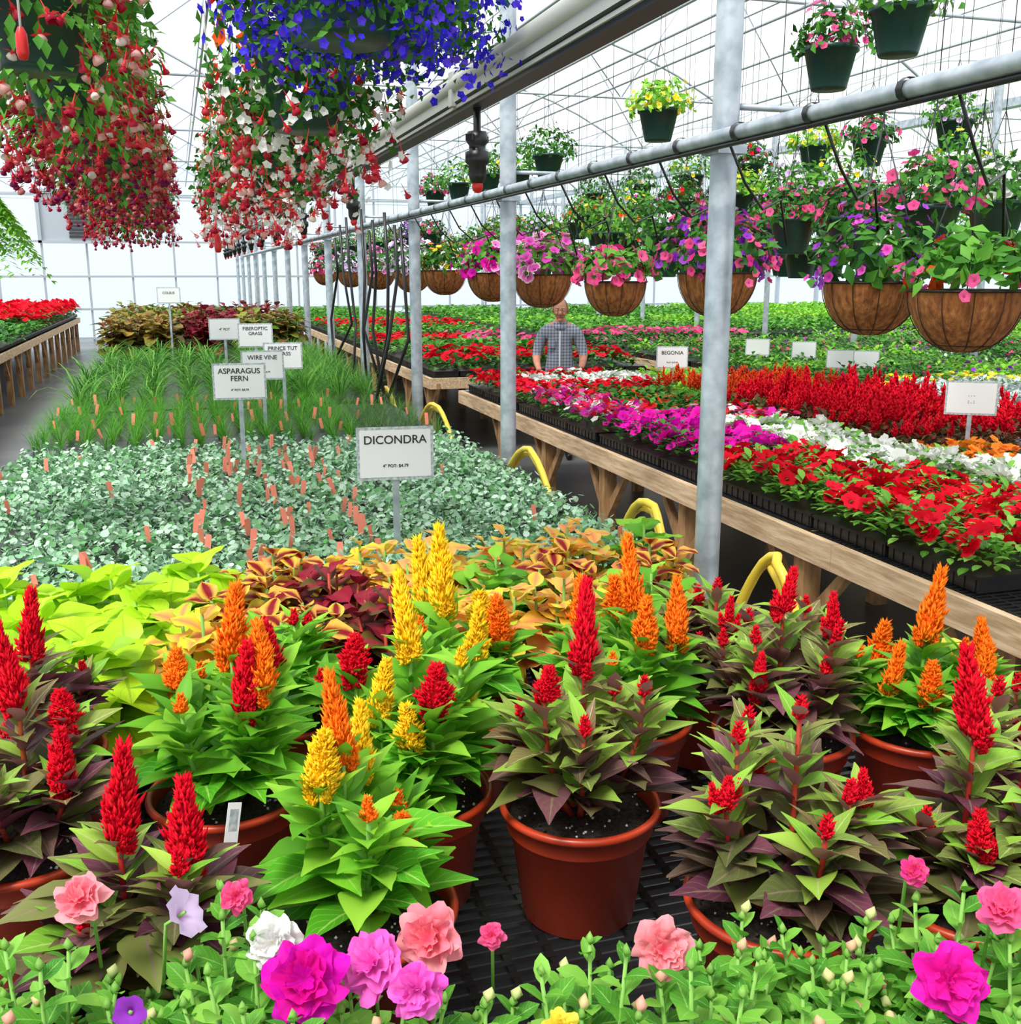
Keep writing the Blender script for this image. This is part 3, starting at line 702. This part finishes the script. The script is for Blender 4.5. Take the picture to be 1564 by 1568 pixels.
bedm('leafy_bedding_plants',[(strips['a'],few,Gl,fPur,.16,(1.0,1.4)),(strips['b'],few,Gd,fPink,.16,(1.0,1.3)),(strips['c'],some,Gd,fPink,.16,(1.0,1.3)),(strips['d'],few,Gm,fWhite,.16,(.9,1.2)),
  ([(6.05,7.4,6.6,8.0)],few[:1],silver,silver,.11,(.9,1.2)),([(6.05,9.25,8.05,8.4)],dense,Gl,fYel,.15,(.85,1.15))])
bedm('far_bedding_plants',[([(2.7,5.3,11.45,13.5),(2.7,4.2,14.6,17),(2.7,5.3,19,22)],farp,Gd,fRed,.2,(.85,1.15)),([(4.2,5.3,14.6,17),(6.1,9.2,15.5,17)],farp,Gd,fPink,.2,(.85,1.15)),
 ([(2.7,5.3,13.5,14.6),(2.7,5.3,17,19),(2.7,5.3,22,29.9),(6.1,9.2,17,21),(6.1,9.2,22,29.9),(10,13.2,17,20),(10,13.2,22,29.9)],farg,Gm,fWhite,.23,(.85,1.15)),
 ([(6.1,9.2,21,22),(10,13.2,20,22),(14.1,19.9,10.1,29.9)],farg,Gl,fWhite,.24,(.85,1.15))])
bed('far_bench_green_plants',[(-.9,1.6,18.6,29.9)],farg,[Gd,fRed],.22,.88)
bedm('geranium_bench_plants',[([(-5.3,-2.5,9.1,22)],farg,Gd,fRed,.22,(.85,1.15)),([(-5.3,-2.5,22,29.9)],[plant(10,L_lo1,.13,.3,k,D_lo,.06,1.5) for k in (5,7)],Gd,fRed,.22,(.85,1.15))],.88)

# ------------------------------------------------------------------ hanging baskets
def mound(mb,n,lt,R,H,c,slot,s,jit=.5,low=-.35,leafy=True,drop=0):
    u=U(low,1,n); a=U(0,2*pi,n); q=np.sqrt(1-np.clip(u,-1,1)**2); k=U(.72,1.05,n)*(1+.12*np.sin(a*3+1)+.08*np.sin(a*5))
    nr=np.c_[q*np.cos(a),q*np.sin(a),u]; P=nr*np.array([R,R,H])*k[:,None]+np.array(c)
    if drop: P[:,2]-=drop*U(0,1,n)*(q>.75)
    mb.add(lt,frames(P,nr+np.array([0,0,.25]),s*U(.75,1.25,n),jit),slot=slot)
def hanger(mb,R,z0_,ztop,slot,r=.0022,hh=.42):
    hh=min(hh,ztop-z0_-.02)
    for k in range(3):
        a=2*pi*k/3+.4; tube(mb,[(R*math.cos(a),R*math.sin(a),z0_),(0,0,z0_+hh)],r,slot,4)
    tube(mb,[(0,0,z0_+hh-.01),(0,0,ztop)],r,slot,4)
HP=lathe([(.001,-.19),(.085,-.19),(.09,-.18),(.128,-.01),(.14,-.01),(.142,.012),(.134,.014),(.125,0),(.001,-.01)],24)
def greenpot(ztop,leafm,fm,mR=.2,mH=.16,nl=240,nf=60,ft=D_mid,fs=.021,ls=.85,drop=.03):
    mb=MB(); mb.add(HP,I4,slot=0); mound(mb,nl,L_lo,mR,mH,(0,0,.05),1,ls,.6,-.15,drop=drop)
    mound(mb,nf,ft,mR*1.05,mH*1.08,(0,0,.05),2,fs,.35,-.15,drop=drop)
    hanger(mb,.135,.005,ztop,3)
    return mb.mesh('hanging_flower_pot',[gpot,leafm,fm,darkst_shade])
def cocob(ztop,R,leafm,fms,mR=.24,mH=.17,nl=220,nf=90,ft=D_hi,fs=.032,drop=.02):
    mb=MB(); pr=[(.001,-1.08*R)]+[(R*math.sin(t)**.9,-1.08*R*math.cos(t)) for t in np.linspace(.15,pi/2,10)]
    mb.add(lathe([(p[0]*.975,p[1]) for p in pr],28),I4,slot=0)
    mb.add(lathe([(R*.97,0),(R*.6,-.01),(.001,-.01)],20),I4,slot=4)
    for k in range(12):
        a=2*pi*k/12; tube(mb,[(r*math.cos(a)*1.0,r*math.sin(a)*1.0,z) for r,z in pr[1:]],.0015,5,4)
    for t in (.5,pi/2):
        tube(mb,[(R*1.0*math.sin(t)**.9*math.cos(b),R*math.sin(t)**.9*math.sin(b),-1.08*R*math.cos(t)) for b in np.linspace(0,2*pi,25)],.0015 if t<1.5 else .004,5,4)
    mound(mb,nl,L_lo,mR,mH,(0,0,.055),1,1.0,.6,-.12,drop=drop)
    for i,f in enumerate(fms): mound(mb,nf//len(fms),ft,mR*1.04,mH*1.1,(0,0,.055),2 if i==0 else 6,fs,.35,-.2,drop=drop*3)
    hanger(mb,R,0,ztop,3,.0025,.5)
    return mb.mesh('hanging_coco_basket',[coco,leafm,fms[0],darkst_shade,soil,wirem_,fms[-1]])
for (x,y,z,R,lm_,fm,mR,mH,ft,fs,nf) in [
 (2.2,2.57,1.95,.165,Gm,[fPink,fOrR],.20,.11,D_mid,.020,30),
 (2.2,3.02,1.97,.16,Gd,[fPur,fHotL],.20,.17,D_mid,.015,110),
 (2.2,4.08,2.0,.17,Gd,[fPink,fPur],.26,.20,D_mid,.019,200),
 (2.2,5.18,1.955,.165,Gm,[fPink],.21,.12,D_hi,.032,55),
 (2.2,6.35,1.99,.19,Gm,[fHotL,fPW],.26,.17,D_hi,.036,85),
 (2.2,7.45,2.0,.19,Gm,[fPW,fMag],.26,.17,D_hi,.034,80),
 (2.2,8.9,2.02,.19,Gd,[fOr,fYel],.25,.15,D_mid,.022,50),
 (2.2,10.2,2.02,.19,Gd,[fWhite,fLil],.28,.22,D_mid,.028,150),
 (2.2,12,2.02,.19,Gd,[fPW],.26,.2,D_mid,.03,80),(2.2,14,2.02,.19,Gd,[fLil],.26,.2,D_mid,.03,80),(2.2,16.5,2.02,.19,Gd,[fPink],.26,.2,D_mid,.03,80),
 (2.28,2.1,2.06,.17,Gd,[fPur,fOrR],.2,.18,D_mid,.02,60)]:
    link('hanging_coco_basket',cocob(2.555-z,R,lm_,fm,mR,mH,280,nf,ft,fs),(x,y,z),U(0,6))
V={}
cfg={'pink':(Gd,fPink,.22,.16,60),'pinkw':(Gm,fLil,.21,.15,35),'red':(Gd,fPink,.2,.14,40),'yel':(Gl,fYel,.22,.15,45),'pur':(Gd,fPur,.22,.17,80),'lil':(Gm,fLil,.22,.16,45),'mag':(Gd,fMag,.22,.16,60),'grn':(Gd,fWhite,.26,.2,14),'or':(Gm,fOrR,.22,.16,25),'mix':(Gd,fMix,.22,.16,50),'lush':(Gm,fYel,.27,.22,14),'wh':(Gd,fWhite,.22,.17,60)}
def hv(kind,z):
    key=(kind,round(z,1))
    if key not in V:
        g,f,a,b,nf=cfg[kind]; V[key]=greenpot(GZ-.03-round(z,1),g,f,a,b,270,nf,ls=.9,drop=.06)
    return V[key]
def hp(x,y,z,k): return link('hanging_flower_pot',hv(k,z),(x,y,z),U(0,6))
for x,y,z,k in [(3.25,4.94,3.1,'red'),(3.2,4.33,3.15,'pinkw'),(3.15,6.75,3.05,'yel'),(3.2,9.1,3.0,'grn'),(3.2,10.0,2.95,'lush'),(3.2,11.0,3.0,'grn'),(3.2,12.2,3.0,'lush'),(3.2,13.4,3.0,'pink'),
 (5.4,6.6,3.05,'pinkw'),(5.2,7.3,3.0,'red'),(5.3,8.2,3.05,'yel'),(5.3,9.3,3.0,'mix'),(5.3,10.5,3.0,'lush'),(5.3,11.8,3.0,'wh'),(5.3,13.2,3.0,'grn'),
 (3.28,4.7,2.26,'red'),(3.12,3.93,2.27,'pink'),(3.78,5.1,2.1,'grn'),(3.78,4.27,2.32,'wh'),(3.8,6.3,2.28,'mag'),(3.5,5.6,2.3,'red'),(3.8,7.3,2.3,'pink'),(3.76,8.6,2.28,'or'),(3.3,7.0,2.25,'grn'),(3.3,7.9,2.3,'lush'),(3.5,9.8,2.25,'or'),(3.3,10.6,2.3,'lush'),(3.5,11.6,2.3,'red'),(3.5,12.6,2.3,'lush'),(4.25,6.7,2.55,'pinkw'),(4.3,7.7,2.6,'yel'),(4.3,8.7,2.6,'mix'),(4.3,9.8,2.6,'lush'),(4.3,11,2.6,'or')]:
    hp(x,y,z,k)
kinds=['pink','grn','lush','yel','pur','lil','mag','grn','or','mix','wh','lush','red']
r2=random.Random(3)
for x in (4.7,6.2,7.6,9.0):
    for z in (2.15,2.6):
        y=(5.2 if x<5 else x*.92)+r2.random()
        while y<17:
            hp(x+r2.uniform(-.1,.1),y,z,r2.choice(kinds)); y+=r2.uniform(.62,.9)*(1+.03*y)
for x in (3.3,5.2):
    y=14
    while y<26: hp(x,y,2.5,r2.choice(kinds)); y+=1.3
mb=MB()
for x in (-.32,.42,3.2,3.5,3.78,4.28,4.7,5.3,6.2,7.6,9.0): tube(mb,[(x,-2,GZ-.03),(x,30,GZ-.03)],.014,0,6)
mb.obj('basket_support_pipes',[frame_w])

# big trailing baskets, upper left
def fus(mb,n,R,off,zlo=-.30,zhi=.12,s=(.8,1.25)):
    a=U(0,6.28,n); r=R*np.sqrt(U(.25,1.1,n)); z=U(zlo,zhi,n)-.10*(r/R)
    mb.add(FU,mats(np.c_[r*np.cos(a),r*np.sin(a),z],U(0,6,n),U(-.6,.6,n),U(-.6,.6,n),U(s[0],s[1],n)),off=off)
def trailing(ztop,kind,R=.32,H=.30):
    mb=MB(); mb.add(HP,mats([(0,0,0)],scale=1.15),slot=0)
    if kind in('fuchsia','green'):
        mound(mb,900 if kind=='green' else 640,L_lo,R*.98,H*.85,(0,0,.08),1,.85,.7,-.3,drop=.08)
        n=520; a=U(0,6.28,n); r=R*U(.45,1.06,n); mb.add(L_lo,mats(np.c_[r*np.cos(a),r*np.sin(a),U(-.32,.05,n)],a-pi/2,U(-1.3,.2,n),0,U(.5,.95,n)),slot=1)
        fus(mb,150 if kind=='green' else 300,R*1.05,2)
        ml=[gpot,Gm if kind=='green' else Gd]+([fSep,fBell] if kind=='green' else [fSepD,fBellD])+[darkst_shade]; hs=4
    elif kind=='lobelia':
        mound(mb,2600,L_lo,R*1.0,H,(0,0,.0),1,.40,.8,-.9,drop=.12)
        mound(mb,1500,D_lo,R*1.08,H*1.1,(0,0,0),2,.0088,.6,-.9,drop=.15); ml=[gpot,Gd,fBlue,darkst_shade,darkst_shade]; hs=3
    else:
        mound(mb,1200,L_lo,R,H,(0,0,.0),1,.6,.8,-.85,drop=.14)
        mound(mb,260,D_lo,R*1.05,H*1.08,(0,0,-.04),2,.012,.5,-.9,drop=.2)
        mound(mb,40,D_mid,R*1.02,H*1.02,(0,0,.06),6,.024,.5,-.3)
        fus(mb,85,R*1.02,3,-.32,.0,(.7,1.1))
        ml=[gpot,Gd,fWhite,fSep,fBell,darkst_shade,fOrR]; hs=5
    hanger(mb,.15,.01,ztop,hs)
    return mb,ml
def tr(name,x,y,z,kind,R=.32,H=.3):
    mb,ml=trailing(GZ-.03-z,kind,R,H); mb.obj(name,ml,(x,y,z),U(0,6))
for y,z,R,kd in ((3.35,2.76,.30,'green'),(4.15,2.74,.31,'green'),(5.0,2.74,.32,'fuchsia'),(5.9,2.72,.33,'fuchsia'),(6.9,2.72,.34,'fuchsia'),(8.0,2.70,.34,'fuchsia'),(9.2,2.66,.34,'fuchsia'),(10.6,2.62,.36,'fuchsia')):
    tr('hanging_fuchsia_basket',-.32,y,z,kd,R)
tr('hanging_lobelia_basket',.36,2.32,2.68,'lobelia',.27,.25); tr('hanging_lobelia_basket',.57,2.80,2.76,'lobelia',.27,.25)
for y,z in ((3.25,2.62),(3.9,2.56),(4.7,2.53),(5.6,2.53),(6.6,2.56)): tr('hanging_bacopa_basket',.40,y,z,'bacopa',.27,.24)
# fern
mb=MB(); mb.add(HP,mats([(0,0,0)]),slot=0); 
for k in range(260):
    a=U(0,6.28); L_=U(.24,.40); t=np.linspace(.1,1,24); el=U(.1,1.2)
    Q=np.c_[L_*math.cos(a)*t*math.cos(el),L_*math.sin(a)*t*math.cos(el),L_*(math.sin(el)*t-.95*t*t)]
    mb.add(leaf(.045,.012,2,.5,0,.5),mats(np.repeat(Q,2,0),a-pi/2+np.tile([1.2,-1.2],24),U(-.3,.1,48),0,1),slot=1)
hanger(mb,.135,.005,GZ-.03-2.28,2); mb.obj('hanging_fern',[gpot,organic('fern_leaf',[(.16,.5,.03),(.3,.65,.05)],.35),darkst_shade],(-.80,4.3,2.28))
for x,y,zt in ((-.30,2.8,2.50),(.17,4.4,2.1)):
    mb=MB(); tube(mb,[(0,0,.03),(0,0,GZ-.05-zt)],.003,0,5); mb.add(lathe([(.006,.05),(.013,.035),(.014,-.005),(.010,-.02),(.001,-.022)],12),I4,slot=1)
    mb.obj('pull_cord',[white_p,redp],(x,y,zt))

# ------------------------------------------------------------------ yellow hose + black drop hoses
pk=[(1.1,.6),(1.45,.7),(1.95,1.13),(2.35,.5),(2.78,1.13),(3.2,.55),(3.68,1.12),(4.4,.45),(5.2,1.09),(6.2,.4),(7.4,1.07),(8.4,.45),(9.3,1.0),(10.2,.4)]
pts=[]
for (ya,za),(yb,zb) in zip(pk,pk[1:]):
    for t in np.linspace(0,1,13)[:-1]:
        s=(1-math.cos(pi*t))/2; pts.append((1.735+.02*math.sin(3*(ya+t)),ya+(yb-ya)*t,za+(zb-za)*s))
mb=MB(); tube(mb,pts,.016,0,10)
P2=[(x+.03,y+.07,z-.04) for x,y,z in pts[8:]]; tube(mb,P2,.016,0,10)
mb.obj('yellow_garden_hose',[yel])
mb=MB()
for k in range(9):
    y=8.2+U(0,3.4); x=1.55+U(0,.2); tube(mb,[(x,y,2.45+U(-.1,.1)),(x+.02,y,2.0),(x+U(-.08,.03),y+U(-.5,.5),1.5),(x+U(-.2,.03),y+U(-.8,.8),1.0),(x+U(-.2,.03),y+U(-.8,.8),.9)],.014,0,6)
mb.obj('black_drop_hoses',[blk])
mb=MB()
for k in range(14):
    y=2.2+k*.55; x=1.8; tube(mb,[(x,y,2.43),(x+.08,y+.02,2.30),(x+.2,y+.1,2.22),(x+.32,y+.18,2.26),(x+.4,y+.25,2.1)],.005,0,5)
mb.obj('black_drip_tubes',[blk])

# ------------------------------------------------------------------ signs
def txt(parent,s,size,x,z,rot=0):
    cu=bpy.data.curves.new('t','FONT'); cu.body=s; cu.size=size; cu.align_x='CENTER'; cu.align_y='CENTER'; cu.extrude=.0006; cu.offset=size*.008
    t=bpy.data.objects.new('t',cu); SC.collection.objects.link(t); bpy.context.view_layer.update()
    me=bpy.data.meshes.new_from_object(t.evaluated_get(bpy.context.evaluated_depsgraph_get()))
    bpy.data.objects.remove(t); me.materials.clear(); me.materials.append(ink)
    o=bpy.data.objects.new('lettering',me); o.rotation_euler=(pi/2,0,0); o.location=(x,-.0052,z); SC.collection.objects.link(o); o.parent=parent
def sign(name,x,y,Zr,w=.28,h=.195,lines=(),yaw=-.1,base=.9,border=True):
    mb=MB(); mb.add(box(-w/2,w/2,-.003,.003,-h/2,h/2),I4,slot=1 if border else 0)
    b=.011; mb.add(box(-w/2+b,w/2-b,-.0042,.0042,-h/2+b,h/2-b),I4,slot=0)
    H=2+Zr-base; mb.add(box(-.012,.012,.003,.015,-H,-.02),I4,slot=2); mb.add(box(-.02,.02,.003,.018,-.05,.03),I4,slot=2)
    o=mb.obj(name,[white_p,greyb,galv],(x,y,2+Zr),yaw)
    for s,sz,zz in lines: txt(o,s,sz,0,zz)
sign('dichondra_sign',.723,3.71,-.640,lines=[('DICONDRA',.043,.05),('4" POT: $4.79',.016,-.045)])
sign('asparagus_fern_sign',.293,5.79,-.566,lines=[('ASPARAGUS',.040,.055),('FERN',.040,.015),('4" POT: $4.79',.016,-.045)])
sign('wire_vine_sign',.52,7.2,-.60,lines=[('WIRE VINE',.040,.05),('4" POT: $4.79',.016,-.045)])
sign('prince_tut_sign',.72,7.9,-.594,lines=[('PRINCE TUT',.038,.055),('GRASS',.038,.015)])
sign('fiberoptic_grass_sign',.6,8.94,-.5,lines=[('FIBEROPTIC',.038,.055),('GRASS',.038,.015)])
sign('price_sign',.4,10.0,-.5,lines=[('4" POT',.03,.0)]); sign('coleus_sign',-.09,13.9,-.27,lines=[('COLEUS',.04,.03)])
sign('begonia_sign',4.17,8.5,-.73,lines=[('BEGONIA',.045,.04),('FLAT: $19.99',.018,-.045)],yaw=-.35)
sign('petunia_sign',4.32,4.93,-.70,yaw=-.6,lines=[('. . .',.03,.02),(': . :',.03,-.02)])
sign('bedding_sign',6.6,9.5,-.88,yaw=-.5); sign('bedding_sign',6.95,9.55,-.90,yaw=-.5); sign('bedding_sign',7.0,10.8,-.88,yaw=-.5); sign('bedding_sign',6.5,11,-.85,yaw=-.5)
for x,y,z in ((.455,.88,1.165),(.62,.80,1.165),(.03,1.60,1.13)):
    mb=MB(); mb.add(box(-.011,.011,-.001,.001,-.1,.035),mats([(0,0,0)],.3,-.2,.25)); mb.add(box(-.007,.007,-.0014,-.001,-.01,.025),mats([(0,0,0)],.3,-.2,.25),slot=1); mb.obj('plant_label',[white_p,greyb],(x,y,z))

# ------------------------------------------------------------------ man
shirt,nt,N,L=nm('plaid_shirt')
tc=N.new('ShaderNodeTexCoord'); sp=N.new('ShaderNodeSeparateXYZ'); L.new(tc.outputs['Object'],sp.inputs[0])
def stripes(o,f,th): return math_(N,L,'LESS_THAN',math_(N,L,'FRACT',math_(N,L,'MULTIPLY',o,f)),th)
s1=stripes(sp.outputs[0],30.,.35); s2=stripes(sp.outputs[2],30.,.35); sm=math_(N,L,'MULTIPLY',math_(N,L,'ADD',s1,s2),.5)
cl=mixrgb(N,L,sm,(.30,.33,.40),(.05,.06,.10)); p=N.new('ShaderNodeBsdfPrincipled'); L.new(cl,p.inputs['Base Color']); p.inputs['Roughness'].default_value=.85
o_=N.new('ShaderNodeOutputMaterial'); L.new(p.outputs[0],o_.inputs[0])
J=[((0,0,.95),.14),((0,0,1.12),.15),((0,.01,1.30),.165),((0,.0,1.41),.12),((0,-.02,1.49),.062),((0,-.035,1.55),.058)]
E=[(0,1),(1,2),(2,3),(3,4),(4,5)]
for s in (-1,1):
    b=len(J); J+=[((s*.16,.01,1.39),.085),((s*.225,.0,1.25),.066),((s*.255,-.04,1.12),.05),((s*.24,-.16,1.05),.038),((s*.22,-.27,1.01),.028),((s*.215,-.33,.995),.034)]
    E+=[(3,b)]+[(b+i,b+i+1) for i in range(5)]
    b=len(J); J+=[((s*.09,0,.86),.095),((s*.10,-.01,.5),.062),((s*.10,.02,.1),.045),((s*.11,-.05,.045),.045),((s*.12,-.14,.035),.035)]
    E+=[(0,b)]+[(b+i,b+i+1) for i in range(4)]
me=bpy.data.meshes.new('b'); me.from_pydata([j[0] for j in J],E,[]); bo=bpy.data.objects.new('b',me); SC.collection.objects.link(bo)
md=bo.modifiers.new('s','SKIN'); bo.modifiers.new('ss','SUBSURF').levels=2
for i,j in enumerate(J):
    me.skin_vertices[0].data[i].radius=(j[1]*1.0,j[1]*(.78 if i<4 else 1)); 
me.skin_vertices[0].data[0].use_root=True
bpy.context.view_layer.update()
ev=bpy.data.meshes.new_from_object(bo.evaluated_get(bpy.context.evaluated_depsgraph_get())); bpy.data.objects.remove(bo)
vv=np.array([v.co[:] for v in ev.vertices]); ff=[tuple(p.vertices) for p in ev.polygons]; mm=[]
for f in ff:
    c=vv[list(f)].mean(0)
    if c[2]<.94: k=3 if c[2]>.1 or abs(c[0])>.3 else 4
    elif c[2]>1.465: k=0
    elif abs(c[0])>.17 and c[2]<1.14: k=0
    else: k=1
    if c[1]<-.13 and c[2]>.9: k=0
    mm.append(k)
mb=MB(); mb.add(Tpl(vv,ff,mm),I4,rnd=0)
hs=sphere(1,28,20); v=hs.v.copy(); z=v[:,2]; x=v[:,0]; y=v[:,1]
wz=np.where(z<0,1-.30*(-z)**1.6,1.0); v[:,0]=x*.076*wz; v[:,1]=y*.094*np.where(z<-.2,.92,1)-np.where(z<0,.012*(-z),0); v[:,2]=z*.120
eye=((abs(abs(x)-.38)<.24)&(abs(z-.07)<.17)&(y<-.5)); v[eye,1]+=.014
HM=mats([(0,-.055,1.625)],0,.22)
def hadd(t,pos,sc=(1,1,1),pitch=0,yaw=0,slot=0):
    mb.add(t,(HM@mats([pos],yaw,pitch,0,np.array([sc])))[0],slot=slot,rnd=.3)
mb.add(Tpl(v,None,0,None,True,hs.loops,hs.sizes),HM,slot=0)
sp_=sphere(1,12,8)
hadd(sp_,(0,-.100,-.018),(.015,.020,.024)); hadd(sp_,(0,-.092,.01),(.009,.014,.03))
for s in (-1,1):
    hadd(sp_,(s*.078,.005,-.005),(.012,.020,.034)); hadd(sp_,(s*.028,-.081,.012),(.013,.008,.008),slot=5); hadd(sp_,(s*.028,-.0885,.011),(.006,.004,.006),slot=4)
    hadd(sp_,(s*.03,-.089,.036),(.020,.009,.006),slot=2); hadd(sp_,(s*.013,-.098,-.03),(.008,.010,.008)); hadd(sp_,(s*.038,-.076,-.028),(.018,.012,.018))
hadd(sp_,(0,-.086,-.060),(.026,.008,.006),slot=6); hadd(sp_,(0,-.080,-.095),(.024,.016,.018))
hv_=hs.v.copy(); keep=(hv_[:,2]>-.35)&(hv_[:,2]<.72)&(hv_[:,1]>-.30)
P_=hs.v*np.array([.082,.103,.124]); fs_=hs.loops.reshape(-1,4); fk=[tuple(f) for f in fs_ if keep[f].all()]
mb.add(Tpl(P_,fk),HM,slot=2)
keep2=(hv_[:,2]>=.70)&(hv_[:,1]>-.1); fk=[tuple(f) for f in fs_ if keep2[f].all()]; mb.add(Tpl(hs.v*np.array([.079,.100,.1225]),fk),HM,slot=2)
mb.add(lathe([(.078,-.02),(.070,.02),(.080,.025),(.105,-.035)],16),mats([(0,-.01,1.475)],0,.15),slot=1)
mb.add(box(-.006,.006,-.160,-.150,1.0,1.4),mats([(0,.025,0)]),slot=5); mb.add(box(-.13,-.05,-.150,-.140,1.22,1.32),mats([(0,.03,0)]),slot=1)
for s in (-1,1):
    for q in range(4):
        x=s*(.215-.03+.02*q); Ln=[.07,.085,.08,.06][q]; tube(mb,[(x,-.345,.995),(x,-.345-Ln*.6,.99),(x,-.345-Ln,.965)],[.009,.008,.006],0,8)
    tube(mb,[(s*.185,-.31,.99),(s*.155,-.34,.98),(s*.15,-.37,.97)],[.011,.009,.007],0,8)
mb.obj('man',[skin,shirt,hairm,trou,blk,white_p,plain('lips',(.42,.12,.10),.5)],(3.92,10.72,0),-.36)
